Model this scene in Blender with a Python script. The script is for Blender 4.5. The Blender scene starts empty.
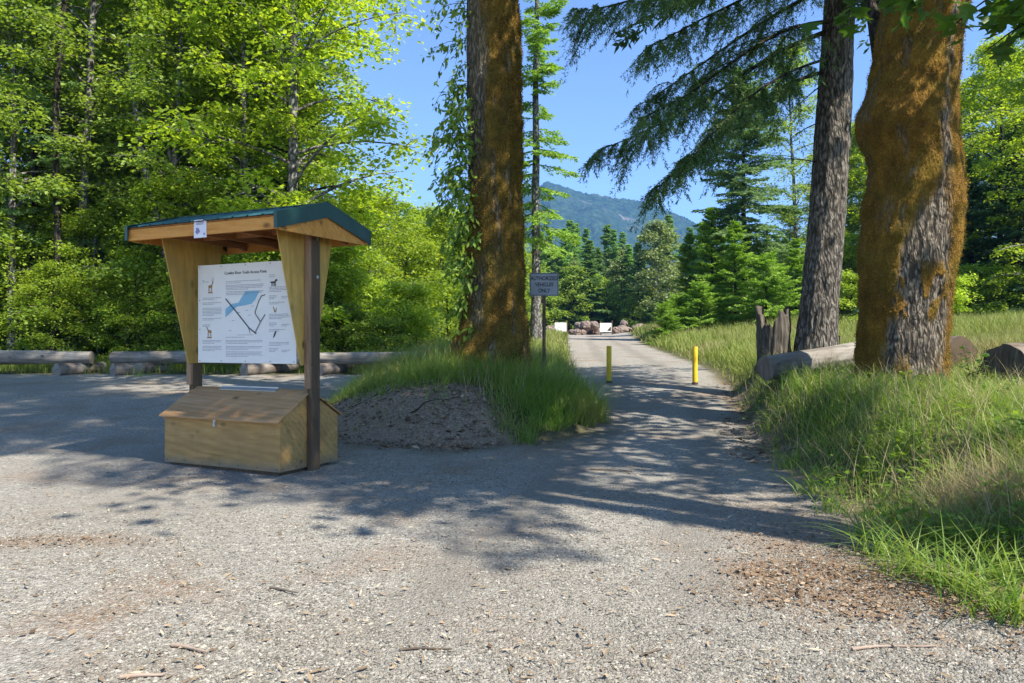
import bpy, math, random
import numpy as np
from mathutils import Vector, Matrix

random.seed(5)
S = bpy.context.scene
COL = S.collection
F = 760.0; CAMZ = 1.55
def at(px, py, d):
    return np.array([(px-512)/F*d, d, CAMZ+(341.5-py)/F*d])
def deg(a): return math.radians(a)

# ---------------------------------------------------------------- noise
def _h(ix, iy, iz, seed):
    n = (ix*374761393 + iy*668265263 + iz*2147483647 + seed*974711) & 0xffffffff
    n = ((n ^ (n >> 13))*1274126177) & 0xffffffff
    n = ((n ^ (n >> 16))*2246822519) & 0xffffffff
    return ((n ^ (n >> 15)) & 0xffffff)/float(0xffffff)
def vnoise(x, y, z=0.0, seed=0):
    x = np.asarray(x, float); y = np.asarray(y, float); z = np.zeros_like(x)+z
    xi = np.floor(x).astype(np.int64); yi = np.floor(y).astype(np.int64); zi = np.floor(z).astype(np.int64)
    fx, fy, fz = x-xi, y-yi, z-zi
    fx = fx*fx*(3-2*fx); fy = fy*fy*(3-2*fy); fz = fz*fz*(3-2*fz)
    def l(a, b, t): return a+(b-a)*t
    c = lambda a, b, d: _h(xi+a, yi+b, zi+d, seed)
    return l(l(l(c(0,0,0), c(1,0,0), fx), l(c(0,1,0), c(1,1,0), fx), fy),
             l(l(c(0,0,1), c(1,0,1), fx), l(c(0,1,1), c(1,1,1), fx), fy), fz)*2-1
def fbm(x, y, z=0.0, o=4, seed=0):
    s = 0; a = .5; f = 1
    for i in range(o):
        s = s+a*vnoise(np.asarray(x)*f, np.asarray(y)*f, np.asarray(z)*f, seed+i*17); a *= .5; f *= 2.03
    return s
def sstep(a, b, x):
    t = np.clip((np.asarray(x, float)-a)/(b-a), 0, 1); return t*t*(3-2*t)
def nrm(v):
    v = np.asarray(v, float); return v/np.maximum(np.linalg.norm(v, axis=-1, keepdims=True), 1e-9)

# ---------------------------------------------------------------- mesh builder
class MB:
    def __init__(s): s.v = []; s.f = {3: [], 4: []}; s.m = {3: [], 4: []}; s.n = 0; s.att = {}
    def add(s, V, Fc, mat=0):
        V = np.asarray(V, float).reshape(-1, 3); Fc = np.asarray(Fc, np.int64)
        k = Fc.shape[1]
        s.f[k].append(Fc+s.n); s.m[k].append(np.full(len(Fc), mat, np.int32)); s.v.append(V); s.n += len(V)
    def more(s, Fc, mat=0):            # faces on the vertices added last
        Fc = np.asarray(Fc, np.int64); s.f[Fc.shape[1]].append(Fc+s.n-len(s.v[-1])); s.m[Fc.shape[1]].append(np.full(len(Fc), mat, np.int32))
    def mesh(s, name, mats, smooth=False):
        me = bpy.data.meshes.new(name)
        V = np.concatenate(s.v) if s.v else np.zeros((0, 3))
        me.vertices.add(len(V)); me.vertices.foreach_set('co', V.astype(np.float32).ravel())
        q = np.concatenate(s.f[4]) if s.f[4] else np.zeros((0, 4), np.int64)
        t = np.concatenate(s.f[3]) if s.f[3] else np.zeros((0, 3), np.int64)
        me.loops.add(q.size+t.size)
        me.loops.foreach_set('vertex_index', np.concatenate([q.ravel(), t.ravel()]).astype(np.int32))
        npoly = len(q)+len(t); me.polygons.add(npoly)
        st = np.concatenate([np.arange(len(q))*4, q.size+np.arange(len(t))*3]).astype(np.int32)
        me.polygons.foreach_set('loop_start', st)
        me.polygons.foreach_set('loop_total', np.concatenate([np.full(len(q), 4), np.full(len(t), 3)]).astype(np.int32))
        mi = np.concatenate((s.m[4] or [np.zeros(0, np.int32)])+(s.m[3] or [np.zeros(0, np.int32)])).astype(np.int32)
        for m in (mats if isinstance(mats, (list, tuple)) else [mats]): me.materials.append(m)
        me.polygons.foreach_set('material_index', mi)
        me.polygons.foreach_set('use_smooth', np.full(npoly, smooth))
        for k, a in s.att.items():
            at_ = me.attributes.new(k, 'FLOAT', 'POINT'); at_.data.foreach_set('value', np.asarray(a, np.float32))
        me.update(calc_edges=True); me.validate()
        return me
def link(name, me, parent=None, loc=None):
    o = bpy.data.objects.new(name, me); COL.objects.link(o)
    if parent: o.parent = parent
    if loc is not None: o.location = loc
    return o
def obj(name, mb, mats, parent=None, smooth=False, bevel=0, label=None):
    o = link(name, mb.mesh(name, mats, smooth), parent)
    if bevel:
        b = o.modifiers.new('bev', 'BEVEL'); b.width = bevel; b.segments = 2; b.limit_method = 'ANGLE'
    if label: o['label'] = label
    return o
def tag(o, label, cat, group=None):
    o['label'] = label; o['category'] = cat
    if group: o['group'] = group
    return o
def thing(name, label, cat, loc=(0, 0, 0), rz=0, group=None):
    o = link(name, None); o.location = loc; o.rotation_euler = (0, 0, rz); o.empty_display_size = .2
    return tag(o, label, cat, group)

def box(mb, x0, x1, y0, y1, z0, z1, mat=0, T=None):
    V = np.array([[x, y, z] for z in (z0, z1) for y in (y0, y1) for x in (x0, x1)], float)
    if T is not None: V = T(V)
    mb.add(V, [[0, 2, 3, 1], [4, 5, 7, 6], [0, 1, 5, 4], [2, 6, 7, 3], [0, 4, 6, 2], [1, 3, 7, 5]], mat)
def prism(mb, poly, axis_pts, mat=0):
    """poly: (n,3) front loop, axis_pts: offset vector to the back loop"""
    P = np.asarray(poly, float); Q = P+np.asarray(axis_pts, float); n = len(P)
    mb.add(np.concatenate([P, Q]), [[i, (i+1) % n, n+(i+1) % n, n+i] for i in range(n)], mat)
    if n == 4: mb.more([[3, 2, 1, 0], [4, 5, 6, 7]], mat)
    else:
        mb.more([[0, i+1, i] for i in range(1, n-1)], mat); mb.more([[n, n+i, n+i+1] for i in range(1, n-1)], mat)
def frames(P):
    P = np.asarray(P, float); T = nrm(np.gradient(P, axis=0))
    ref = np.array([0, 0, 1.]) if abs(T[0][2]) < .9 else np.array([1., 0, 0])
    A = np.zeros_like(P); a = nrm(np.cross(T[0], ref))
    for i in range(len(P)):
        a = a-T[i]*np.dot(a, T[i]); a = nrm(a); A[i] = a
    return T, A, np.cross(T, A)
def tube(mb, P, r, n=6, mat=0, cap=False, capmat=None, rfun=None):
    P = np.asarray(P, float); k = len(P); r = np.zeros(k)+r
    T, A, B = frames(P); th = np.arange(n)/n*2*np.pi
    R = r[:, None]*(np.ones((k, n)) if rfun is None else rfun(np.linspace(0, 1, k)[:, None], th[None, :]))
    V = P[:, None]+R[..., None]*(np.cos(th)[None, :, None]*A[:, None]+np.sin(th)[None, :, None]*B[:, None])
    i = np.arange(k-1)[:, None]*n; j = np.arange(n)[None, :]; j2 = (j+1) % n
    Fq = np.stack([i+j, i+j2, i+n+j2, i+n+j], -1).reshape(-1, 4)
    mb.add(V.reshape(-1, 3), Fq, mat)
    if cap:
        for e in (0, k-1):
            ring = V[e]; c = P[e]; idx = np.arange(n)
            tri = np.stack([np.full(n, n), idx, (idx+1) % n], -1)
            mb.add(np.concatenate([ring, c[None]]), tri[:, ::-1] if e else tri, mat if capmat is None else capmat)
    return V
# leaf templates: (u across, v along, w up) and faces
DIAM = (np.array([[0, 0, 0], [.5, .45, .1], [0, 1, 0], [-.5, .45, .1]]), np.array([[0, 1, 2, 3]]))
_mp = [(0, 0, 0), (.28, .05, .03), (.55, .22, .1), (.3, .42, .04), (.52, .72, .08), (.16, .66, .02), (0, 1, -.05),
       (-.16, .66, .02), (-.52, .72, .08), (-.3, .42, .04), (-.55, .22, .1), (-.28, .05, .03), (0, .35, 0)]
MAPLE = (np.array(_mp), np.array([[12, i, (i+1) % 12] for i in range(12)]))
def leaves(mb, P, D, N, L, W, tpl=DIAM, mat=0):
    P = np.asarray(P, float); n = len(P)
    D = nrm(D); N = nrm(N-D*(N*D).sum(-1, keepdims=True)); Sd = np.cross(D, N)
    L = np.zeros(n)+L; W = np.zeros(n)+W; t, fc = tpl; k = len(t)
    V = P[:, None]+t[None, :, 0, None]*W[:, None, None]*Sd[:, None]+t[None, :, 1, None]*L[:, None, None]*D[:, None]+t[None, :, 2, None]*W[:, None, None]*N[:, None]
    Fc = (fc[None]+(np.arange(n)*k)[:, None, None]).reshape(-1, fc.shape[1])
    mb.add(V.reshape(-1, 3), Fc, mat)

# ---------------------------------------------------------------- materials
class NT:
    def __init__(s, name):
        s.m = bpy.data.materials.new(name); s.m.use_nodes = True; s.t = s.m.node_tree; s.t.nodes.clear()
        s.out = s.n('ShaderNodeOutputMaterial')
    def n(s, ty, **k):
        x = s.t.nodes.new(ty)
        for a, b in k.items():
            if a in x.inputs: s.set(x.inputs[a], b)
            else: setattr(x, a, b)
        return x
    def set(s, i, v):
        if isinstance(v, bpy.types.NodeSocket): s.t.links.new(v, i)
        else: i.default_value = v
    def ramp(s, fac, stops):
        r = s.n('ShaderNodeValToRGB'); s.set(r.inputs[0], fac); e = r.color_ramp.elements
        while len(e) < len(stops): e.new(.5)
        for q, (p, c) in zip(e, stops): q.position = p; q.color = (*c, 1) if len(c) == 3 else c
        return r.outputs[0]
    def mix(s, f, a, b, mode='MIX'):
        x = s.n('ShaderNodeMix', data_type='RGBA', blend_type=mode)
        s.set(x.inputs[0], f)
        for i, v in ((6, a), (7, b)):
            s.set(x.inputs[i], v if isinstance(v, bpy.types.NodeSocket) else (*v[:3], 1))
        return x.outputs[2]
    def math(s, op, a, b=0., c=False):
        x = s.n('ShaderNodeMath', operation=op, use_clamp=c); s.set(x.inputs[0], a); s.set(x.inputs[1], b); return x.outputs[0]
    def coord(s, which='Object', scale=(1, 1, 1), rot=(0, 0, 0)):
        c = s.n('ShaderNodeTexCoord').outputs[which]
        m = s.n('ShaderNodeMapping'); s.set(m.inputs[0], c); m.inputs['Scale'].default_value = scale; m.inputs['Rotation'].default_value = rot
        return m.outputs[0]
    def pos(s, scale=(1, 1, 1)):
        g = s.n('ShaderNodeNewGeometry').outputs['Position']
        m = s.n('ShaderNodeMapping'); s.set(m.inputs[0], g); m.inputs['Scale'].default_value = scale
        return m.outputs[0]
    def noise(s, vec, scale, detail=4, rough=.55, dist=0.):
        x = s.n('ShaderNodeTexNoise'); s.set(x.inputs['Vector'], vec); x.inputs['Scale'].default_value = scale
        x.inputs['Detail'].default_value = detail; x.inputs['Roughness'].default_value = rough; x.inputs['Distortion'].default_value = dist
        return x.outputs[0]
    def voro(s, vec, scale, feat='F1', out=0):
        x = s.n('ShaderNodeTexVoronoi', feature=feat); s.set(x.inputs['Vector'], vec); x.inputs['Scale'].default_value = scale
        return x.outputs[out]
    def attr(s, name): return s.n('ShaderNodeAttribute', attribute_name=name).outputs['Fac']
    def bump(s, h, strength=.5, dist=.02):
        x = s.n('ShaderNodeBump'); s.set(x.inputs['Height'], h); x.inputs['Strength'].default_value = strength; x.inputs['Distance'].default_value = dist
        return x.outputs[0]
    def bsdf(s, col, rough=.8, normal=None, spec=.3, metal=0):
        b = s.n('ShaderNodeBsdfPrincipled')
        s.set(b.inputs['Base Color'], col if isinstance(col, bpy.types.NodeSocket) else (*col, 1))
        s.set(b.inputs['Roughness'], rough); b.inputs['Specular IOR Level'].default_value = spec; b.inputs['Metallic'].default_value = metal
        if normal: s.set(b.inputs['Normal'], normal)
        return b.outputs[0]
    def done(s, sh): s.t.links.new(sh, s.out.inputs[0]); return s.m

def leaf_mat(name, c0, c1, trans=.35, tc=(1.5, 1.45, .6), rough=.45, objvar=.35, spec=.35, big=None):
    t = NT(name); g = t.n('ShaderNodeNewGeometry'); oi = t.n('ShaderNodeObjectInfo')
    col = t.ramp(g.outputs['Random Per Island'], [(0, c0), (.55, tuple((a+b)/2 for a, b in zip(c0, c1))), (1, c1)])
    f = t.math('MULTIPLY_ADD', oi.outputs['Random'], objvar); t.t.nodes[-1].inputs[2].default_value = 1-objvar/2
    hs = t.n('ShaderNodeHueSaturation', Color=col, Value=f); col = hs.outputs[0]
    if big is not None:
        nz = t.noise(t.pos(), .45, 3); col = t.mix(t.ramp(nz, [(.48, (0, 0, 0)), (.66, (1, 1, 1))]), col, big)
    b = t.bsdf(col, rough, spec=spec)
    tr = t.n('ShaderNodeBsdfTranslucent'); t.set(tr.inputs[0], t.mix(1., col, tc, 'MULTIPLY'))
    m = t.n('ShaderNodeMixShader'); m.inputs[0].default_value = trans
    t.t.links.new(b, m.inputs[1]); t.t.links.new(tr.outputs[0], m.inputs[2])
    return t.done(m.outputs[0])
L_MAPLE = leaf_mat('maple_leaves', (.16, .27, .024), (.39, .49, .06), .52, (1.6, 1.5, .5))
L_ALDER = leaf_mat('alder_leaves', (.13, .22, .035), (.30, .40, .08), .5, (1.6, 1.5, .5))
L_SHRUB = leaf_mat('shrub_leaves', (.17, .28, .028), (.40, .51, .075), .53, (1.6, 1.5, .5))
L_COTTON = leaf_mat('cottonwood_leaves', (.15, .21, .075), (.27, .33, .13), .35)
L_FIR = leaf_mat('fir_needles', (.035, .08, .024), (.11, .18, .045), .3, (1.3, 1.4, .6), .5)
L_YFIR = leaf_mat('young_fir_needles', (.13, .25, .03), (.30, .43, .065), .4, (1.3, 1.4, .6), .5)
L_DARK = leaf_mat('dark_conifer_needles', (.04, .10, .038), (.105, .18, .06), .25, (1.2, 1.3, .7), .55)
L_MID = leaf_mat('mid_conifer_needles', (.11, .20, .075), (.25, .36, .13), .4, (1.2, 1.3, .8), .5)
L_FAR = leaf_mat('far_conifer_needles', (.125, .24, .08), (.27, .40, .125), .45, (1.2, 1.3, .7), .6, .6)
L_IVY = leaf_mat('sucker_leaves', (.11, .21, .02), (.27, .38, .05), .42)
L_BIG = leaf_mat('big_maple_leaves', (.03, .08, .014), (.08, .16, .02), .35)
G_BANK = leaf_mat('bank_grass', (.10, .21, .025), (.30, .38, .09), .4, (1.4, 1.35, .6), .45, 0, .3)
G_MOUND = leaf_mat('mound_grass', (.08, .19, .022), (.32, .42, .09), .42, (1.3, 1.35, .6), .5, 0, .3, (.30, .30, .10))
G_FIELD = leaf_mat('field_grass', (.15, .22, .035), (.33, .36, .11), .35, (1.2, 1.2, .7), .6, 0, .2, (.34, .30, .15))
G_DRY = leaf_mat('dry_grass', (.34, .27, .13), (.52, .43, .25), .3, (1.1, 1.0, .8), .6, 0, .2)
G_EDGE = leaf_mat('forest_edge_grass', (.10, .17, .025), (.22, .27, .06), .35, (1.3, 1.3, .6), .5, 0, .3)

def bark_mat(name, c0, c1, c2, sc=7., stretch=.18, bump=1., moss=None):
    t = NT(name); v = t.coord('Object', (1, 1, stretch))
    wv = t.n('ShaderNodeTexNoise'); t.set(wv.inputs['Vector'], v); wv.inputs['Scale'].default_value = sc*.9; wv.inputs['Detail'].default_value = 3
    vm = t.n('ShaderNodeVectorMath', operation='MULTIPLY_ADD'); t.set(vm.inputs[0], wv.outputs['Color']); vm.inputs[1].default_value = (.16, .16, .16); t.set(vm.inputs[2], v); v2 = vm.outputs[0]
    a = t.noise(v2, sc, 6, .7, .3); r = t.voro(v2, sc*2.1, 'F1'); fine = t.noise(t.coord('Object', (1, 1, .35)), sc*9, 4, .7)
    f = t.math('ADD', t.math('MULTIPLY', a, .55), t.math('MULTIPLY', fine, .45))
    col = t.ramp(f, [(.34, c0), (.5, c1), (.66, c2)])
    col = t.mix(t.ramp(r, [(.28, (0, 0, 0)), (.62, (.85,)*3)]), col, tuple(x*.4 for x in c0))
    h = t.math('ADD', t.math('MULTIPLY', f, .9), t.math('MULTIPLY', r, -1.5))
    if moss:
        n2 = t.noise(t.coord('Object'), 3.5, 5, .6); n3 = t.noise(t.coord('Object'), 38, 4, .7)
        mc = t.ramp(t.math('ADD', t.math('MULTIPLY', n2, .55), t.math('MULTIPLY', n3, .5)), [(.34, moss[0]), (.52, moss[1]), (.68, moss[2])])
        mc = t.mix(t.ramp(t.noise(t.coord('Object'), 1.6, 5, .6), [(.46, (0, 0, 0)), (.62, (.3,)*3)]), mc, (.115, .12, .018)); mk = t.attr('moss'); col = t.mix(mk, col, mc)
        h = t.math('ADD', h, t.math('MULTIPLY', n3, t.math('MULTIPLY', mk, 1.5)))
    return t.done(t.bsdf(col, .9, t.bump(h, .9*bump, .03), .15))
MOSS = ((.06, .034, .008), (.19, .10, .016), (.36, .20, .03))
B_MOSSY = bark_mat('mossy_maple_bark', (.07, .055, .04), (.21, .17, .125), (.42, .36, .28), 11, .32, 1, MOSS)
B_MOSS2 = bark_mat('brown_moss_bark', (.07, .058, .038), (.19, .16, .105), (.34, .29, .21), 11, .3, 1, ((.045, .028, .008), (.13, .078, .015), (.28, .17, .028)))
B_FIR = bark_mat('fir_bark', (.08, .066, .052), (.22, .19, .155), (.38, .34, .285), 10, .28)
B_ALDER = bark_mat('alder_bark', (.10, .09, .075), (.25, .235, .21), (.42, .40, .36), 5, .6, .4)
B_DARK = bark_mat('dark_bark', (.03, .025, .02), (.07, .058, .045), (.13, .11, .085), 8, .25)
def moss_mat():
    t = NT('moss_tufts'); g = t.n('ShaderNodeNewGeometry')
    n2 = t.noise(t.coord('Object'), 3.0, 4, .6)
    f = t.math('ADD', t.math('MULTIPLY', g.outputs['Random Per Island'], .5), t.math('MULTIPLY', n2, .6))
    col = t.ramp(f, [(.2, (.075, .046, .010)), (.5, (.215, .13, .024)), (.8, (.42, .265, .045))])
    col = t.mix(t.ramp(t.noise(t.coord('Object'), 1.6, 5, .6), [(.46, (0, 0, 0)), (.62, (.25,)*3)]), col, (.15, .155, .022))
    b = t.bsdf(col, .8, spec=.1); tr = t.n('ShaderNodeBsdfTranslucent'); t.set(tr.inputs[0], col)
    m = t.n('ShaderNodeMixShader'); m.inputs[0].default_value = .35; t.t.links.new(b, m.inputs[1]); t.t.links.new(tr.outputs[0], m.inputs[2])
    return t.done(m.outputs[0])
M_MOSS = moss_mat()

def wood_mat(name, c0, c1, c2, axis='x', sc=3.0, knots=True, rough=.7, spec=.3, weather=None):
    t = NT(name); s = {'x': (.12, 1, 1), 'y': (1, .12, 1), 'z': (1, 1, .12)}[axis]
    v = t.coord('Object', s); a = t.noise(v, sc*6, 5, .6, 1.2); b = t.noise(v, sc*1.3, 3, .5, 1.8)
    fine = t.noise(v, sc*28, 3, .6)
    w = t.n('ShaderNodeTexWave', wave_type='BANDS', bands_direction='DIAGONAL'); t.set(w.inputs['Vector'], v)
    w.inputs['Scale'].default_value = sc*2.2; w.inputs['Distortion'].default_value = 9; w.inputs['Detail'].default_value = 3; w.inputs['Detail Scale'].default_value = .7
    f = t.math('ADD', t.math('MULTIPLY', a, .38), t.math('ADD', t.math('MULTIPLY', w.outputs['Fac'], .11 if name == 'plywood' else .07), t.math('MULTIPLY', b, .47 if name == 'plywood' else .56)))
    col = t.ramp(f, [(.3, c0), (.5, c1), (.72, c2)])
    col = t.mix(t.math('MULTIPLY', fine, .35), col, tuple(x*.6 for x in c0))
    if knots:
        k = t.voro(t.coord('Object', {'x': (.55, 1, 1), 'y': (1, .55, 1), 'z': (1, 1, .55)}[axis]), 4.3)
        col = t.mix(t.ramp(k, [(.06, (.85, .85, .85)), (.18, (0, 0, 0))]), col, tuple(x*.3 for x in c0))
    if weather is not None:
        col = t.mix(t.ramp(t.noise(t.coord('Object'), 2.2, 5, .65), [(.45, (0, 0, 0)), (.72, (.8, .8, .8))]), col, weather)
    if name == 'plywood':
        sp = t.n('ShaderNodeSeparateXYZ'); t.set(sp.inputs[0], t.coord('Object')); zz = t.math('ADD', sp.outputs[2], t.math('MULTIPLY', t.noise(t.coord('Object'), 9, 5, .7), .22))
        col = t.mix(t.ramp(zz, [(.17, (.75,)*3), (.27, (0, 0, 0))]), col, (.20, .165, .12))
    return t.done(t.bsdf(col, rough, t.bump(t.math('ADD', a, fine), .25, .004), spec))
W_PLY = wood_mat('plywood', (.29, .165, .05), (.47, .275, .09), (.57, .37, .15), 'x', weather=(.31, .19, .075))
W_LID = wood_mat('stained_lid_plywood', (.29, .155, .06), (.46, .26, .115), (.57, .36, .19), 'x')
W_GUS = wood_mat('golden_plywood', (.36, .20, .04), (.58, .345, .075), (.68, .45, .14), 'z', weather=(.32, .22, .06))
W_FAS = wood_mat('orange_cedar', (.42, .165, .03), (.64, .285, .055), (.72, .38, .10), 'x', 4, True)
W_RAF = wood_mat('brown_rafters', (.22, .09, .03), (.34, .15, .05), (.42, .21, .08), 'y')
W_POST = wood_mat('brown_post', (.20, .115, .06), (.31, .19, .105), (.39, .26, .16), 'z', 4, False)
W_DPOST = wood_mat('dark_post', (.065, .042, .025), (.115, .075, .042), (.15, .105, .06), 'z', 4, False)
W_LOG = wood_mat('weathered_log', (.10, .088, .072), (.26, .235, .20), (.40, .37, .325), 'x', 2.4, True, .9, .15, (.16, .13, .10))
W_END = wood_mat('log_end', (.10, .08, .06), (.22, .18, .14), (.34, .29, .23), 'z', 5, False, .9, .1)
W_LOGB = wood_mat('brown_log', (.06, .045, .035), (.13, .10, .075), (.23, .19, .15), 'x', 2.4, True, .9, .1, (.30, .26, .22))
W_CUT = wood_mat('fresh_cut_wood', (.22, .16, .12), (.36, .28, .22), (.46, .37, .3), 'x', 4, False, .9, .1)
W_STUMP = wood_mat('rotten_stump', (.035, .03, .024), (.11, .092, .072), (.24, .205, .165), 'z', 4, True, .95, .1)
def paint(name, c, rough=.5, spec=.4, dirt=.3, metal=0, nscale=6):
    t = NT(name); n = t.noise(t.coord('Object'), nscale, 6, .65)
    col = t.mix(t.ramp(n, [(.42, (0, 0, 0)), (.75, (dirt,)*3)]), c, tuple(x*.45 for x in c))
    return t.done(t.bsdf(col, t.ramp(n, [(.3, (rough*.8,)*3), (.7, (min(1, rough*1.3),)*3)]), t.bump(n, .08, .01), spec, metal))
P_ROOF = paint('teal_metal_roof', (.022, .092, .108), .35, .5, .3)
P_TRIM = paint('green_metal_trim', (.012, .055, .042), .4, .5, .3)
P_YEL = paint('yellow_paint', (.74, .50, .015), .5, .4, .4, 0, 14)
P_WHITE = paint('white_board', (.78, .78, .77), .5, .4, .1)
P_SIGN = paint('grey_sign_sheet', (.26, .275, .29), .45, .5, .25)
P_BLACK = paint('black_print', (.02, .02, .022), .6, .3, .1)
P_GREY = paint('grey_print', (.33, .33, .35), .6, .3, .05)
P_BLUE = paint('map_river_blue', (.22, .44, .56), .6, .3, .05)
P_ROADP = paint('map_road_print', (.09, .09, .10), .6, .3, .05)
P_TAN = paint('animal_print_tan', (.33, .20, .08), .6, .3, .1, 0, 60)
P_DKB = paint('animal_print_dark', (.06, .05, .045), .6, .3, .1)
P_STEEL = paint('galvanised_steel', (.45, .46, .47), .4, .5, .3, .7)
P_RUST = paint('rusty_stake', (.07, .05, .04), .7, .3, .4)
P_PAPER = paint('paper', (.72, .70, .72), .8, .2, .12)
P_LILAC = paint('notice_print', (.22, .22, .38), .8, .2, .1)

def ground_mat():
    t = NT('ground_surface'); p = t.pos()
    gr, di = t.attr('gravel'), t.attr('dirt')
    wp = t.noise(p, 55, 2); 
    vo = t.n('ShaderNodeTexVoronoi'); t.set(vo.inputs['Vector'], p); vo.inputs['Scale'].default_value = 46; vo.inputs['Randomness'].default_value = 1
    vo2 = t.n('ShaderNodeTexVoronoi'); t.set(vo2.inputs['Vector'], p); vo2.inputs['Scale'].default_value = 125
    sep = t.n('ShaderNodeSeparateColor'); t.set(sep.inputs[0], vo.outputs['Color'])
    sep2 = t.n('ShaderNodeSeparateColor'); t.set(sep2.inputs[0], vo2.outputs['Color'])
    c1 = t.ramp(sep.outputs[0], [(0, (.12, .108, .09)), (.35, (.27, .25, .212)), (.7, (.38, .355, .305)), (1, (.54, .505, .44))])
    c2 = t.ramp(sep2.outputs[1], [(0, (.11, .098, .082)), (.5, (.29, .268, .23)), (1, (.46, .43, .38))])
    g = t.mix(t.ramp(t.noise(p, 9, 4), [(.4, (.15,)*3), (.62, (.75,)*3)]), c1, c2)
    # brown needle and leaf litter, in patches and thinly everywhere
    nz = t.noise(p, .75, 5, .6, .4); n2 = t.noise(p, 30, 4, .7)
    lit = t.ramp(t.noise(p, 160, 3, .7), [(.3, (.09, .05, .025)), (.55, (.27, .16, .085)), (.75, (.46, .34, .22))])
    lm = t.math('MULTIPLY', t.ramp(nz, [(.50, (0, 0, 0)), (.66, (1, 1, 1))]), t.ramp(n2, [(.36, (0, 0, 0)), (.58, (.85,)*3)]))
    lm = t.math('MAXIMUM', lm, t.math('MULTIPLY', t.attr('litter'), t.ramp(n2, [(.25, (.6,)*3), (.45, (1,)*3)])))
    g = t.mix(lm, g, lit)
    g = t.mix(t.ramp(t.noise(p, .35, 4), [(.4, (0, 0, 0)), (.62, (.55,)*3)]), g, (.25, .228, .192))
    g = t.mix(t.math('MULTIPLY', t.attr('track'), t.ramp(t.noise(p, 14, 5, .7), [(.3, (.25,)*3), (.6, (.8,)*3)])), g, (.21, .19, .16))
    d = t.ramp(t.noise(p, 26, 7, .72), [(.3, (.10, .07, .048)), (.5, (.27, .20, .14)), (.68, (.43, .34, .25))])
    s = t.ramp(t.noise(p, 7, 6, .7), [(.3, (.03, .035, .014)), (.5, (.085, .085, .03)), (.7, (.17, .14, .065))])
    col = t.mix(di, s, d); col = t.mix(gr, col, g)
    hd = t.math('SUBTRACT', 1., vo.outputs['Distance'])
    h = t.math('ADD', t.math('MULTIPLY', vo.outputs['Distance'], -1.2), t.math('ADD', t.math('MULTIPLY', vo2.outputs['Distance'], -.7), t.math('MULTIPLY', n2, 1.2)))
    return t.done(t.bsdf(col, .92, t.bump(h, .9, .014), .2))
M_GROUND = ground_mat()
def stone_mat(name, a, b, c):
    t = NT(name); g = t.n('ShaderNodeNewGeometry')
    col = t.ramp(g.outputs['Random Per Island'], [(0, a), (.3, tuple((x+y)/2 for x, y in zip(a, b))), (.75, b), (1, c)])
    n = t.noise(t.pos(), 90, 3); col = t.mix(t.math('MULTIPLY', n, .4), col, tuple(x*.5 for x in b))
    return t.done(t.bsdf(col, .85, None, .25))
M_STONE = stone_mat('gravel_stones', (.09, .082, .068), (.27, .253, .212), (.42, .395, .335))
M_CHIP = stone_mat('wood_chips', (.12, .075, .04), (.34, .25, .155), (.60, .50, .36))
M_LITTER = stone_mat('dead_leaves', (.07, .045, .025), (.22, .14, .08), (.42, .32, .22))
def rock_mat():
    t = NT('rubble_rock'); n = t.noise(t.coord('Object'), 2.5, 6, .65)
    return t.done(t.bsdf(t.ramp(n, [(.3, (.08, .055, .045)), (.5, (.20, .15, .125)), (.7, (.34, .28, .25))]), .9, t.bump(n, .6, .1), .2))
M_ROCK = rock_mat()
def mountain_mat():
    t = NT('forested_mountain'); p = t.pos()
    f = t.noise(p, .045, 4, .75); c = t.ramp(f, [(.35, (.014, .03, .016)), (.5, (.03, .06, .028)), (.68, (.06, .10, .042))])
    r = t.math('MULTIPLY', t.ramp(t.noise(t.pos((1, 1, .35)), .006, 6, .65, .5), [(.56, (0, 0, 0)), (.66, (1, 1, 1))]), t.ramp(t.noise(p, .03, 5, .7), [(.4, (0, 0, 0)), (.62, (1, 1, 1))]))
    c = t.mix(r, c, (.24, .21, .20))
    return t.done(t.bsdf(c, .95, t.bump(f, 1., 14.), .1))

# ---------------------------------------------------------------- terrain
_gy = np.array([-4000, -30, 0, 9.8, 12.2, 15, 19, 25, 40, 80, 150, 400, 6000]); _gz = np.array([0, 0, 0, 0, .10, .24, .5, .8, 1.3, 2.25, 3.3, 5, 22])
_dy = np.arange(-40, 200, .25); _dz = np.interp(_dy, _gy, _gz); _k = np.ones(13)/13; _dz[6:-6] = np.convolve(_dz, _k, 'valid')
def gbase(y): return np.where((y > -39) & (y < 198), np.interp(y, _dy, _dz), np.interp(y, _gy, _gz))
def XE(y): return np.interp(y, [0, 3.5, 4.7, 5.7, 8, 12.2, 18, 23, 41, 75, 95], [4.6, 3.95, 3.32, 2.8, 3.0, 3.75, 5.1, 5.9, 7.2, 11.5, 14])
def XL(y): return np.interp(y, [0, 15, 17, 22, 41, 80, 95], [1.2, 1.3, 1.4, 1.8, 3.0, 5.9, 7.5])
def mound_r(x, y):
    dx = np.where(x > -.8, (x+.8)/2.45, (x+.8)/2.75); dyy = np.where(y > 14.3, (y-14.3)/6.0, (y-14.3)/3.3)
    return np.sqrt(dx*dx+dyy*dyy)
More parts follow.
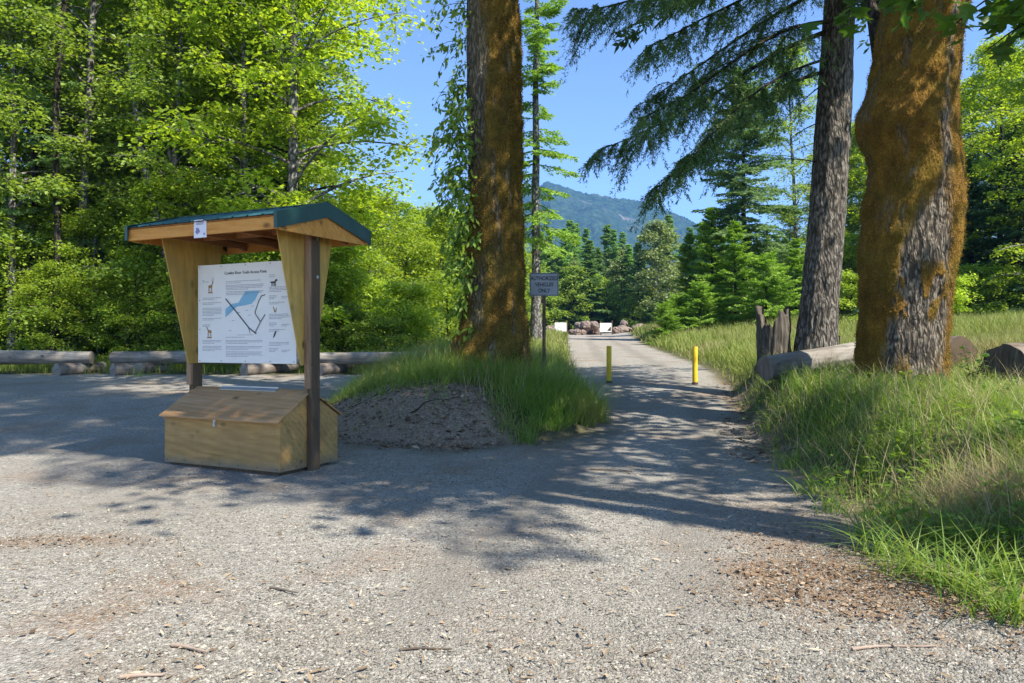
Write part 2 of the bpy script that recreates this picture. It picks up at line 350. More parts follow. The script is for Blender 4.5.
def G(x, y, micro=True):
    x = np.asarray(x, float); y = np.asarray(y, float)
    z = gbase(y)
    m = np.clip(1-mound_r(x, y)**2, 0, 1); z = z+.86*m**.9
    hb = np.interp(y, [-5, 0, 5, 9, 12, 16, 22, 40, 80, 120], [.3, .32, .42, .66, .76, .74, .45, .2, .1, 0])
    wb = np.interp(y, [0, 5, 9, 11.5, 18, 30], [2.6, 2.4, 1.6, .75, .95, 3])
    z = z+hb*sstep(0, 1, (x-XE(y)-.05)/wb)
    z = z+.75*sstep(8.5, 17, x)*sstep(14, 24, y)*sstep(120, 70, y)
    # verge left of the path and the rise of the forest floor
    lv = sstep(0, 1.5, XL(y)-x)*sstep(16, 19, y)*sstep(-3.4, -2.2, x); z = z+.16*lv
    z = z+.03*np.clip(-(x+0), 0, 60)*sstep(23, 40, y)*sstep(-2, -14, x)*.5
    if micro:
        e = np.where((x < XE(y)) & (mound_r(x, y) > 1), .35, 1.)
        near = np.exp(-np.abs(y)/80)
        z = z+.07*fbm(x*3.2, y*3.2, 0, 4, 13)*sstep(1.05, .9, mound_r(x, y)); z = z+near*e*(.05*fbm(x*1.3, y*1.3, 0, 4, 3)+.015*vnoise(x*6, y*6, 0, 9))
    return z
def gravel_mask(x, y):
    w = .28*fbm(x*1.1, y*1.1, 0, 4, 21); s = .22
    right = sstep(-s, s, XE(y)-x+w)
    lot = sstep(-s, s, 21.4-y+w*1.5)*sstep(-.16, .34, mound_r(x, y)-1.0+w*.7)
    lot = lot*np.where((y > 15) & (x > -3.2), sstep(-.3, .3, x-XL(y)+w), 1.)
    path = sstep(-s, s, x-XL(y)+w)*sstep(11, 13, y)
    far = sstep(92, 86, y+w*4)
    return np.clip(np.maximum(lot, path), 0, 1)*right*far
def mound_grass_x(y): return -.45-.62*(y-12.)
def dirt_mask(x, y):
    mr = mound_r(x, y); n = fbm(x*1.6, y*1.6, 0, 4, 5)
    a = sstep(1.3, .95, mr+.25*n)*sstep(-.6, .25, mound_grass_x(y)-x+.4*n)
    b = sstep(.5, -.1, np.abs(x-XE(y))-.15+.5*n)*sstep(25, 15, y)*.9
    pth = sstep(1.6, 0, np.abs(y-63)*.35+np.abs(x-12.5)*.3)     # sandy shoulder at the bend
    return np.clip(a+b+pth, 0, 1)
def litter_mask(x, y):
    d = XE(y)-x
    a = sstep(1.5, .6, d+.5*fbm(x*.9, y*.9, 0, 4, 31))*sstep(9, 4, y)
    b = sstep(1.15, .5, np.hypot((x-2.2)/1.0, (y-4.85)/.85)+.5*fbm(x*1.7, y*1.7, 0, 4, 37))
    c = sstep(1.1, .3, np.hypot((x+3.6)/.9, (y-5.9)/.3)+.6*fbm(x*1.7, y*1.7, 0, 4, 38))*.8
    e = sstep(1.2, 1.0, mound_r(x, y))*.5
    return np.clip(np.maximum(np.maximum(a, b), np.maximum(c, e)), 0, 1)

def geo(a, b, r0, f):
    o = []; x = a; s = r0
    while x < b: o.append(x); x += s; s *= f
    o.append(b); return np.array(o)
gx = np.concatenate([-geo(14.12, 4000, .2, 1.13)[::-1], np.arange(-14, 14.01, .12), geo(14.12, 4000, .2, 1.13)])
gy = np.concatenate([-geo(3.1, 300, .4, 1.3)[::-1], np.arange(-3, 26, .12), geo(26.1, 4000, .16, 1.05)])
GX, GY = np.meshgrid(gx, gy); xs, ys = GX.ravel(), GY.ravel(); zs = G(xs, ys)
def track_mask(x, y):
    c = (XE(y)+np.where(y > 13, XL(y), XE(y)-4.2))*.5+.12*vnoise(y*.3, 0*y, 0, 5); c = np.where(y < 13, np.interp(y, [0, 6, 13], [-.6, .6, 2.55]), c)
    w = .10*fbm(x*2, y*2, 0, 3, 45)
    return np.maximum(sstep(.38, .1, np.abs(x-c-.8)+w), sstep(.38, .1, np.abs(x-c+.8)+w))*sstep(2, 5, y)
A = {'track': track_mask(xs, ys), 'gravel': gravel_mask(xs, ys), 'dirt': dirt_mask(xs, ys), 'litter': litter_mask(xs, ys)}
V = np.stack([xs, ys, zs], -1); nx = len(gx)
ii = (np.arange(len(gy)-1)[:, None]*nx+np.arange(nx-1)[None, :]).ravel()
Q = np.stack([ii, ii+1, ii+nx+1, ii+nx], -1)
qg = A['gravel'][Q].mean(1) > .5; qy = ys[Q].mean(1)
for nm, sel in (('ground', ~qg), ('gravel_lot', qg & (qy < 17)), ('gravel_path', qg & (qy >= 17))):
    q = Q[sel]; u, inv = np.unique(q, return_inverse=True)
    mb = MB(); mb.add(V[u], inv.reshape(-1, 4)); mb.att = {k: a[u] for k, a in A.items()}
    o = obj(nm, mb, M_GROUND, smooth=True); o['kind'] = 'structure'

# mountain
mx = np.concatenate([np.linspace(-3600, -300, 150), np.linspace(-290, 1300, 400), np.linspace(1310, 3600, 90)])
prof_px = np.array([-900, -250, -60, 20, 90, 200, 330, 430, 500, 546, 575, 610, 645, 680, 706, 740, 800, 900, 1050, 1300, 2000])
prof_py = np.array([290, 250, 205, 182, 190, 222, 236, 230, 204, 183, 190, 196, 204, 216, 229, 246, 262, 278, 292, 305, 325])
D0 = 2600.
rz = CAMZ+(341-np.interp(mx/D0*F+512, prof_px, prof_py))/F*D0
rz = rz+10*fbm(mx*.012, mx*0, 0, 4, 51)
tt = np.concatenate([np.linspace(0, 1, 110), np.linspace(1.03, 1.7, 16)])
MX, TT = np.meshgrid(mx, tt); RZ = np.broadcast_to(rz, MX.shape)
MY = 1450+(D0-1450)*TT+120*fbm(MX*.002, TT*0, 0, 3, 55)*np.sin(np.clip(TT, 0, 1)*np.pi)
hgt = np.where(TT <= 1, np.clip(TT, 0, 1)**1.15, 1-(TT-1)*.9)
gul = fbm(MX*.004, TT*1.5, 0, 5, 57)
MZ = RZ*hgt+np.where(TT <= 1, np.sin(np.clip(TT, 0, 1)*np.pi), 0)*110*gul-6*(TT < .01)
MZ = MZ+np.where(TT > .02, 1, 0)*7*np.abs(vnoise(MX*.11, MY*.11, 0, 61))
mb = MB(); n = len(mx); ii = (np.arange(len(tt)-1)[:, None]*n+np.arange(n-1)[None, :]).ravel()
mb.add(np.stack([MX, MY, MZ], -1).reshape(-1, 3), np.stack([ii, ii+1, ii+n+1, ii+n], -1))
o = obj('mountain', mb, mountain_mat(), smooth=True); o['kind'] = 'structure'

# haze: one even box of air round everything
mb = MB(); box(mb, -4300, 4300, -400, 4200, -2.0, 680)
t = NT('haze_air'); pv = t.n('ShaderNodeVolumePrincipled'); pv.inputs['Color'].default_value = (.13, .34, .82, 1); pv.inputs['Density'].default_value = 0.00017
t.t.links.new(pv.outputs[0], t.out.inputs[1])
o = obj('haze', mb, t.m); o['kind'] = 'stuff'

# ---------------------------------------------------------------- tree generators
def deciduous(seed, H, r0, zb, R, nl=30, ns=7, nc=4, nleaf=14, ls=.16, flat=.32, cs=.28, wob=.25, lean=(0, 0), tpl=DIAM, top=.93, z0=0, up=28, mats=(0, 0), shape=1.):
    g = np.random.default_rng(seed); tr, cr = MB(), MB()
    k = 14; z = np.linspace(z0, H*top, k)
    c = np.cumsum(g.normal(0, wob*.25, (k, 2)), 0)*(np.linspace(0, 1, k)[:, None]); c -= c[0]
    P = np.stack([c[:, 0]+lean[0]*z, c[:, 1]+lean[1]*z, z], -1)
    rad = r0*(1-z/H)**.8+.012; rad[0] *= 1.25 if z0 == 0 else 1
    tube(tr, P, rad, 9)
    CP, CA = [], []
    for i in range(nl):
        tt = ((i+g.uniform(.1, .9))/nl)**.85; zz = zb+(H*.96-zb)*tt
        zq = min(zz, z[-1]); p0 = np.array([np.interp(zq, z, P[:, j]) for j in range(3)])
        az = i*2.39996+g.uniform(-.4, .4); prof = max(.12, math.sin(math.pi*(.2+.74*tt))**.8)*shape+(1-shape)*(1-tt*.85)
        L = R*prof*g.uniform(.65, 1.2); el = deg(g.uniform(-5, up)+32*tt)
        f = np.linspace(0, 1, 6); ca = az+np.cumsum(g.normal(0, .12, 6)); e2 = el+.25-f*.55
        st = np.stack([np.cos(ca)*np.cos(e2), np.sin(ca)*np.cos(e2), np.sin(e2)], -1)*L/5
        bp = p0+np.concatenate([np.zeros((1, 3)), np.cumsum(st[1:], 0)])
        rb = max(.012, np.interp(zq, z, rad)*.38); tube(tr, bp, rb*(1-f*.85)+.004, 5)
        for j in range(ns):
            ff = g.uniform(.25, 1); q0 = np.array([np.interp(ff, f, bp[:, j2]) for j2 in range(3)])
            a2 = az+g.choice([-1, 1])*g.uniform(.3, 1.35); l2 = (L*.42*(1.25-ff*.75)+.25)*g.uniform(.6, 1.2); e3 = g.uniform(-.25, .5)
            d2 = np.array([math.cos(a2)*math.cos(e3), math.sin(a2)*math.cos(e3), math.sin(e3)])
            sp = q0+d2*np.linspace(0, l2, 4)[:, None]; sp[:, 2] -= np.linspace(0, 1, 4)**2*l2*.22
            tube(tr, sp, np.linspace(rb*.35+.003, .003, 4), 3)
            for w in range(nc):
                fw = g.uniform(.25, 1.05); CP.append(q0+(sp[-1]-q0)*fw); CA.append(a2)
    CP = np.repeat(np.array(CP), nleaf, 0); n = len(CP); CA = np.repeat(CA, nleaf)
    off = g.normal(0, 1, (n, 3))*np.array([cs, cs, cs*flat]); off[:, 2] -= .35*(off[:, 0]**2+off[:, 1]**2)/cs*.6
    PP = CP+off; a = np.arctan2(off[:, 1], off[:, 0])+g.normal(0, .6, n)
    D = np.stack([np.cos(a), np.sin(a), g.normal(-.35, .3, n)], -1)
    N = np.stack([g.normal(0, .62, n), g.normal(0, .62, n), np.ones(n)], -1)
    l = ls*g.uniform(.45, 1.55, n); leaves(cr, PP, D, N, l, l*g.uniform(.6, .85, n), tpl)
    return tr, cr

def needle_cards(cr, P, D, Nn, g, m, L, W, sp=.9):
    """m needle cards each side of every twig: P start, D vector of the twig"""
    n = len(P)
    if n == 0: return
    ln = np.linalg.norm(D, axis=1); d = nrm(D); s = nrm(np.cross(d, Nn))
    f = (np.arange(m)+.5)/m
    for sg in (-1, 1):
        PP = (P[:, None]+D[:, None]*(f[None, :, None]+g.normal(0, .06, (n, m, 1)))).reshape(-1, 3)
        DD = (d[:, None]*.75+sg*s[:, None]*sp+g.normal(0, .22, (n, m, 3))).reshape(-1, 3)
        NN = (Nn[:, None]+g.normal(0, .75, (n, m, 3))).reshape(-1, 3)
        l = np.repeat(ln, m)*0+L*g.uniform(.7, 1.25, n*m)
        leaves(cr, PP, DD, NN, l, W*g.uniform(.7, 1.3, n*m))
    PP = P+D*.8; leaves(cr, PP, d+g.normal(0, .1, (n, 3)), Nn, L*1.5, W*1.1)

def conifer(seed, H, r0, zb, R, ws=.55, nb=5, k=7., m=4, L=.16, W=.06, drop=.35, power=.8, gap=.0, twl=.36, ztop=1., az_lim=None, nr=8, z0=0.):
    g = np.random.default_rng(seed); tr, cr = MB(), MB()
    z = np.linspace(z0, H, 12); tube(tr, np.stack([g.normal(0, .02, 12)*z*.2, g.normal(0, .02, 12)*z*.2, z], -1), r0*(1-z/H)**.9*(1+.35*np.exp(-z/.6))+.012, nr)
    zz = zb
    while zz < H*.985:
        t = (zz-zb)/(H-zb)
        for b in range(nb):
            if g.random() < gap: continue
            az = g.uniform(0, 2*np.pi)
            Lb = (R*(1-t)**power*g.uniform(.5, 1.2)+.12)
            e0 = deg(-12+50*t+g.uniform(-8, 8)); f = np.linspace(0, 1, 6)
            rr = f*Lb; h = rr*math.tan(e0)-drop*Lb*f**2*(1-t*.7)+.16*Lb*np.clip(f-.65, 0, 1)**1.5*1.5
            bp = np.stack([np.cos(az)*rr, np.sin(az)*rr, zz+g.uniform(-.2, .2)*ws+h], -1)
            tube(tr, bp, np.linspace(max(.008, r0*.16*(1-t)+.006), .003, 6), 3)
            n = max(4, int(Lb*k)); ft = np.linspace(.12, 1, n)+g.normal(0, .02, n)
            P = np.stack([np.interp(ft, f, bp[:, j]) for j in range(3)], -1)
            bd = nrm(bp[-1]-bp[0]); side = np.array([-math.sin(az), math.cos(az), 0])
            for sg in (-1, 1):
                tl = (twl*Lb*(1.08-ft*.85)*g.uniform(.6, 1.2, n)+.1)[:, None]
                D = (bd*.75+sg*side*.8+np.array([0, 0, -.28])+g.normal(0, .12, (n, 3))); D = nrm(D)*np.minimum(tl, .95)
                Nn = np.array([0, 0, 1.])+g.normal(0, .25, (n, 3))
                needle_cards(cr, P, D, nrm(Nn-nrm(D)*(nrm(D)*Nn).sum(1, keepdims=True)), g, m, L, W)
        zz += ws*g.uniform(.75, 1.25)*(1-.35*t)
    return tr, cr

def kind_meshes(name, gen, leafm, barkm):
    tr, cr = gen
    return tr.mesh(name+'_trunk', barkm, True), cr.mesh(name+'_crown', leafm)
ORD = 'first second third fourth fifth sixth seventh eighth ninth tenth eleventh twelfth thirteenth fourteenth fifteenth sixteenth'.split()
PLANTS = []
def plant(name, meshes, x, y, label, cat, group, sc=1., rz=None, sz=None, parts=('trunk', 'crown'), z=None, tilt=(0, 0)):
    e = thing(name, label, cat, (x, y, (float(G(x, y)) if z is None else z)-.06), random.uniform(0, 6.28) if rz is None else rz, group)
    e.scale = (sc, sc, sc if sz is None else sz); e.rotation_euler[0] = tilt[0]; e.rotation_euler[1] = tilt[1]
    for n, me in zip(parts, meshes):
        link(n, me, e)
    PLANTS.append(e); return e
def dedupe():
    by = {}
    for e in PLANTS: by.setdefault(e['label'], []).append(e)
    for lab, es in by.items():
        if len(es) < 2: continue
        es.sort(key=lambda e: e.location.x/e.location.y)
        for i, e in enumerate(es):
            w = 'leftmost' if i == 0 else 'rightmost' if i == len(es)-1 else ORD[i]+' from the left'
            e['label'] = lab+', '+w

print('gen trees')
DEC = [kind_meshes('maple_a', deciduous(1, 17, .2, 1.6, 3.9, 40, 7, 4, 20, .15), L_MAPLE, B_ALDER),
       kind_meshes('maple_b', deciduous(2, 20, .22, 2.2, 4.2, 44, 7, 4, 20, .15, wob=.4), L_MAPLE, B_DARK),
       kind_meshes('alder_a', deciduous(3, 21, .17, 3.0, 3.2, 44, 6, 4, 20, .135, flat=.45, lean=(.05, 0)), L_ALDER, B_ALDER),
       kind_meshes('alder_b', deciduous(4, 16, .14, 1.2, 3.0, 38, 7, 4, 20, .135, flat=.4), L_ALDER, B_ALDER)]
SML = [kind_meshes('small_a', deciduous(11, 7, .08, .4, 2.4, 26, 7, 4, 22, .108, cs=.25), L_SHRUB, B_ALDER),
       kind_meshes('small_b', deciduous(12, 5.5, .07, .3, 2.0, 24, 7, 4, 22, .10, cs=.25, wob=.4), L_SHRUB, B_DARK)]
SHR = [kind_meshes('shrub_a', deciduous(21, 2.6, .03, .1, 1.5, 18, 6, 4, 18, .10, cs=.2, up=45), L_SHRUB, B_DARK),
       kind_meshes('shrub_b', deciduous(22, 1.9, .03, .08, 1.3, 16, 6, 4, 18, .09, cs=.2, up=50), L_ALDER, B_DARK)]
CON = [kind_meshes('con_a', conifer(31, 25, .26, 2.0, 3.6, .62, 5, 6, 4, .2, .075), L_DARK, B_DARK),
       kind_meshes('con_b', conifer(32, 22, .24, 1.2, 4.0, .6, 5, 6, 4, .2, .08, drop=.28), L_DARK, B_DARK)]
YF = [kind_meshes('young_fir_a', conifer(41, 10, .13, .2, 2.7, .42, 6, 7, 4, .2, .08, drop=.1, power=.75), L_YFIR, B_DARK),
      kind_meshes('young_fir_b', conifer(42, 4.6, .07, .08, 2.1, .27, 6, 8, 3, .18, .075, drop=.02, power=.6), L_YFIR, B_DARK)]
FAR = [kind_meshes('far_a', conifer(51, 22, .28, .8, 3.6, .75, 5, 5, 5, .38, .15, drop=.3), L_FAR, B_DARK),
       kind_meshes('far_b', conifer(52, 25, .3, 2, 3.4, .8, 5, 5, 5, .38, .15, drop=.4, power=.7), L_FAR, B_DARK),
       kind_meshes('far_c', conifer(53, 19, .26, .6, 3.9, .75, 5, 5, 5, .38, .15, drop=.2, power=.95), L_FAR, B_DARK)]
FDEC = [kind_meshes('far_dec', deciduous(61, 19, .26, 2.5, 4.6, 40, 6, 3, 12, .4, cs=.5, flat=.6), L_COTTON, B_ALDER),
        kind_meshes('far_maple', deciduous(62, 15, .24, 1.0, 4.8, 38, 6, 3, 12, .4, cs=.5, flat=.55), L_ALDER, B_DARK)]

def rank_zone(px):
    if px < 60: return 'behind the far left log'
    if px < 125: return 'behind the log gap'
    if px < 200: return 'left of the kiosk roof'
    if px < 305: return 'over the kiosk roof'
    return 'right of the kiosk'
# left forest: front rows
rows = [
    (26.5, [(-150, 3), (-70, 0), (12, 3), (75, 2), (172, 3), (245, 0), (292, 0)], 'front row'),
    (31, [(-190, 1), (-100, 2), (-15, 3), (42, 2), (112, 3), (150, 2), (208, 3), (282, 2), (298, 1)], 'second row'),
    (38, [(-120, 1), (-40, 3), (92, 2), (132, 3), (190, 0), (238, 1), (300, 3)], 'third row'),
    (47, [(-80, 3), (70, 3), (120, 3), (172, 1), (250, 3), (290, 1)], 'back row')]
kindlab = ['bright pale-trunked maple', 'tall dark-trunked maple', 'slim leaning alder', 'short bushy alder']
for d, lst, rw in rows:
    for px, k in lst:
        dd = d+random.uniform(-1.3, 1.3); x = (px-512)/F*dd
        plant('alder_tree' if k > 1 else 'maple_tree', DEC[k], x, dd, f'{kindlab[k]}, {rw} {rank_zone(px)}', 'tree', 'broadleaf trees of the left wood', random.uniform(.88, 1.1), parts=('trunk', 'crown'))
for px, d, k, s in [(62, 36, 0, .95), (205, 36, 0, 1.15), (222, 43, 1, 1.1), (140, 52, 0, 1.1), (262, 41, 0, 1.0), (95, 57, 0, 1.1), (300, 56, 0, 1), (-140, 40, 1, 1.), (-200, 55, 0, 1)]:
    plant('conifer_tree', CON[k], (px-512)/F*d, d, 'dark conifer among leafy trees ' + rank_zone(px), 'tree', 'conifers of the left wood', s)
# lower trees and shrubs of the wood's edge
for px, d, k, s in [(372, 33, 0, 1.02), (405, 36, 1, 1.1), (438, 38, 0, 1.0), (352, 40, 0, 1.1), (395, 46, 0, 1.25), (455, 47, 1, 1.5), (420, 55, 0, 1.4), (340, 30, 1, .95), (475, 52, 0, 1.15), (505, 56, 1, 1.3), (448, 32, 1, .62), (385, 29.5, 1, .55)]:
    plant('small_tree', SML[k], (px-512)/F*d, d, ('bushy yellow-green tree' if k == 0 else 'low rounded yellow-green tree')+(' just right of the kiosk' if px < 380 else ' left of the mossy maple')+(', deep' if d > 42 else ''), 'tree', 'small trees between kiosk and maple', s)
for px, d, k, s in [(-40, 25.2, 0, .8), (22, 26, 1, .95), (52, 24.8, 1, .62), (98, 26.5, 0, .78), (128, 25.3, 1, .7), (160, 26.2, 0, .9), (196, 25.2, 1, .75), (232, 26, 0, .8), (262, 25, 1, .8), (298, 26, 0, .85), (-100, 26, 1, 1.), (330, 26.3, 1, .8)]:
    plant('small_tree', SML[k], (px-512)/F*d, d, ('bushy' if k == 0 else 'low rounded')+' tree fronting the left wood '+rank_zone(px), 'tree', 'small trees along the left wood edge', s)
for i in range(34):
    px = -160+i*17.5+random.uniform(-6, 6); d = random.uniform(24.5, 31); k = i % 2
    plant('shrub', SHR[k], (px-512)/F*d, d, ('tall' if k == 0 else 'low')+' leafy shrub '+rank_zone(px)+(' at the wood edge' if d < 27.5 else ' deeper in the wood'), 'shrub', 'undergrowth shrubs of the left wood', random.uniform(.75, 1.2))
WC = kind_meshes('wood_conifer', conifer(46, 17, .17, 1.0, 2.9, .55, 5, 6, 4, .2, .075, drop=.4, power=.6, gap=.15), L_MID, B_DARK)
for px, d, s, lab in [(36, 26.8, .95, 'feathery grey-green conifer behind the left parking log'), (206, 29, 1.05, 'feathery grey-green conifer above the left part of the kiosk roof'), (112, 33, 1.1, 'feathery grey-green conifer behind the leaning alder trunk'), (-70, 29, 1, 'feathery grey-green conifer past the left edge')]:
    plant('conifer_tree', WC, (px-512)/F*d, d, lab, 'tree', 'feathery conifers of the left wood', s)
# right side woods
for px, d, k, s, lab in [(884, 60, 0, 1.05, 'bright maple seen between the fir trunk and the mossy trunk'), (1000, 42, 1, .85, 'bright maple right of the mossy trunk'),
                         (1065, 36, 0, .95, 'bright maple cut by the right picture edge'), (930, 58, 3, 1.1, 'far alder behind the mossy trunk'), (1120, 44, 1, 1, 'outlying maple beyond the field'),
                         (850, 68, 3, 1.1, 'alder close behind the fir trunk'), (985, 60, 2, 1.1, 'tall alder behind the dark conifers'), (1060, 62, 1, 1, 'tall maple at the back of the field'), (790, 62, 3, .62, 'thin alder left of the fir trunk')]:
    plant('maple_tree' if k < 2 else 'alder_tree', DEC[k], (px-512)/F*d, d, lab, 'tree', 'broadleaf trees of the right wood', s)
for px, d, k, s, lab in [(975, 46, 1, .52, 'dark conifer right of the mossy trunk'), (1015, 44, 1, .56, 'dark drooping conifer at the right edge of the field'), (1060, 48, 0, .6, 'dark conifer past the right edge'), (945, 52, 1, .5, 'dark conifer half behind the mossy trunk'),
                         (915, 56, 1, .6, 'dark conifer wholly behind the mossy trunk')]:
    plant('conifer_tree', CON[k], (px-512)/F*d, d, lab, 'tree', 'conifers of the right wood', s)
for px, d, k, s, lab in [(712, 50, 0, .82, 'young fir left of the blue-green conifer'), (676, 47, 1, .6, 'low spreading young fir beside the path bend'), (735, 47, 0, .68, 'bright young fir in the middle of the field edge'), (700, 46, 1, .72, 'short young fir in front of the tall ones'), (766, 44, 1, .95, 'wide young fir behind the stump'), (796, 47, 0, .55, 'young fir between the stump and the grey trunk'), (690, 54, 0, .7, 'young fir at the back beside the far line'), (665, 43, 1, .5, 'small young fir nearest the path bend')]:
    plant('young_fir', YF[k], (px-512)/F*d, d, lab, 'tree', 'young firs by the field', s)
for px, d, k, s in [(815, 58, 1, 1.1), (850, 56, 0, 1.), (868, 58, 1, 1.2), (905, 47, 0, .6), (830, 58, 0, 1.1), (1010, 40, 1, .5), (1045, 40, 0, .6)]:
    plant('small_tree', SML[k], (px-512)/F*d, d, ('leafy bush tree' if k == 0 else 'rounded bush tree')+' by the field '+('behind' if px < 850 else 'right of')+' the fir trunk', 'tree', 'bush trees of the right wood', s)
DENSE = [kind_meshes('dense_conifer', conifer(44, 13, .2, .3, 4.2, .42, 6, 7, 4, .2, .085, drop=.3, power=.8), L_DARK, B_DARK)]
for px, d, s, lab in [(972, 42, .72, 'dark bushy conifer standing behind the dark cut log'), (1018, 39, .8, 'dark bushy conifer above the brown cut log'), (1065, 40, .85, 'dark bushy conifer past the brown cut log'), (948, 47, .8, 'dark bushy conifer close to the right side of the mossy trunk'), ]:
    plant('conifer_tree', DENSE[0], (px-512)/F*d, d, lab, 'tree', 'dense conifers of the right wood', s)
plant('conifer_tree', kind_meshes('pale_conifer', conifer(45, 17.5, .22, .6, 4.3, .5, 6, 7, 4, .22, .09, drop=.42, power=.62), L_MID, B_DARK), (744-512)/F*51, 51, 'tall pale blue-green conifer with drooping boughs above the young firs', 'tree', 'conifers of the right wood')
plant('alder_tree', DEC[2], (800-512)/F*60, 60, 'airy alder left of the grey fir trunk', 'tree', 'broadleaf trees of the right wood', 1.1)
plant('alder_tree', DEC[3], (838-512)/F*62, 62, 'alder showing over the fir trunk', 'tree', 'broadleaf trees of the right wood', 1.05)
for px, d, k, s, lab in [(960, 52, 0, 1., 'maple over the dark conifers by the mossy trunk'), (1010, 50, 0, 1.05, 'tall maple above the brown log'), (866, 66, 0, 1.1, 'yellow maple filling the gap beside the fir trunk'), (1045, 52, 1, 1, 'maple high at the right edge of the wood'), (838, 70, 1, .9, 'distant maple behind the fir trunk'), (900, 64, 0, 1., 'distant maple hidden by the mossy trunk')]:
    plant('maple_tree', DEC[k], (px-512)/F*d, d, lab, 'tree', 'broadleaf trees of the right wood', s)
for i in range(11):
    px = 858+i*20+random.uniform(-7, 7); d = random.uniform(34, 41)
    plant('shrub', SHR[i % 2], (px-512)/F*d, d, ('tall' if i % 2 == 0 else 'low')+' shrub at the far side of the grassy field', 'shrub', 'shrubs along the field', random.uniform(.8, 1.25))
# tall slender fir behind the centre maple
e = plant('slender_fir', kind_meshes('slender_fir', conifer(71, 27, .25, 5.5, 1.9, .62, 4, 7, 4, .2, .08, drop=.22, power=.45, gap=.12), L_YFIR, B_ALDER), (536-512)/F*38, 38, 'tall slender fir close behind the ivy-hung mossy maple', 'tree', None)
# far tree line
rg = random.Random(9)
for row, (d0, n, lo, hi) in enumerate([(128, 32, 400, 790), (146, 34, 385, 820), (170, 30, 400, 850)]):
    for i in range(n):
        px = lo+(hi-lo)*(i+rg.uniform(.1, .9))/n; d = d0+rg.uniform(-8, 8)
        k = rg.choice([0, 1, 2]); s = (20.0+row*3.4+rg.uniform(-5, 4))*.79/[22, 25, 19][k]
        if 640 < px < 672 and row == 0: continue
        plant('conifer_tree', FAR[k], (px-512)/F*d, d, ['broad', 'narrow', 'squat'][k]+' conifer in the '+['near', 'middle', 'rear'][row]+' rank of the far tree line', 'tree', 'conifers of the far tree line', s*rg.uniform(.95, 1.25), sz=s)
for px, d, k, s, lab in [(656, 118, 0, .98, 'pale grey-green cottonwood standing out of the far tree line'), (606, 122, 1, .75, 'rounded leafy tree at the foot of the far conifers'), (575, 120, 1, .95, 'leafy tree in the far line right of the sign'),
                         (690, 116, 1, .6, 'low leafy tree right of the pale cottonwood'), (545, 118, 1, .8, 'leafy tree in the far line behind the sign'), (568, 136, 1, .85, 'tall leafy tree above the left white board'), (600, 139, 1, .8, 'tall leafy tree over the rubble heap'), (618, 134, 0, 1.05, 'tall pale leafy tree over the right white board'), (640, 141, 1, .95, 'tall leafy tree just left of the cottonwood'), (700, 137, 1, .9, 'tall leafy tree behind the young firs'), (552, 141, 0, 1.1, 'tall pale leafy tree above the sign'), (632, 119, 1, .55, 'small leafy tree left of the pale cottonwood'), (590, 124, 1, .9, 'leafy tree between the white boards in the far line'), (715, 122, 1, .8, 'leafy tree at the right end of the far line'), (560, 126, 0, .95, 'grey-green leafy tree right of the sign in the far line'), (622, 127, 0, .9, 'grey-green leafy tree left of the cottonwood'), (675, 124, 0, .8, 'grey-green leafy tree right of the cottonwood'), (735, 120, 1, .85, 'leafy tree in the far line behind the young firs')]:
    plant('cottonwood_tree' if k == 0 else 'leafy_tree', FDEC[k], (px-512)/F*d, d, lab, 'tree', 'leafy trees of the far tree line', s*(.95 if 650 < px < 660 else .76))
# wood behind and beside, out past the frame edges
for px, d, k in [(1180, 50, 1), (1240, 42, 0), (-260, 36, 1), (-330, 30, 0)]:
    plant('maple_tree', DEC[k], (px-512)/F*d, d, 'outlying maple of the wood past the '+('right' if px > 500 else 'left')+' end', 'tree', 'outlying maples', 1.)
for a_, b_, d, lab in [((158, 222), (126, 40), 25.6, 'pale leaning alder trunk in the left wood, bare low down'), ((164, 130), (138, 60), 27.5, 'second pale leaning trunk crossing above the first'), ((52, 330), (64, -20), 25.2, 'dark straight trunk rising behind the left parking log')]:
    a, b = at(*a_, d), at(*b_, d+.6); dv = (b-a)/(b[2]-a[2]); z0_ = float(G(a[0], d)); a = a-dv*(a[2]-z0_+.1); f = np.linspace(0, 1, 16)[:, None]; p = a+(b-a)*f+np.array([.12, 0, 0])*np.sin(f*7); mb = MB(); tube(mb, p, np.linspace(.14, .07, 16), 9)
    g = np.random.default_rng(int(a_[0]))
    sn = thing('leaning_trunk', lab, 'tree'); tw = MB()
    for q in range(9):
        q0 = p[g.integers(7, 15)]; aa = g.uniform(0, 6.28); d2 = np.array([math.cos(aa), math.sin(aa)*.6, g.uniform(-.1, .6)])*g.uniform(.5, 1.5); tube(tw, q0+d2*np.linspace(0, 1, 4)[:, None]-np.array([0, 0, .25])*np.linspace(0, 1, 4)[:, None]**2, np.linspace(.025, .006, 4), 4)
    obj('trunk', mb, B_DARK if 'dark' in lab else B_ALDER, sn, True); obj('dead_branches', tw, B_ALDER, sn)
dedupe()

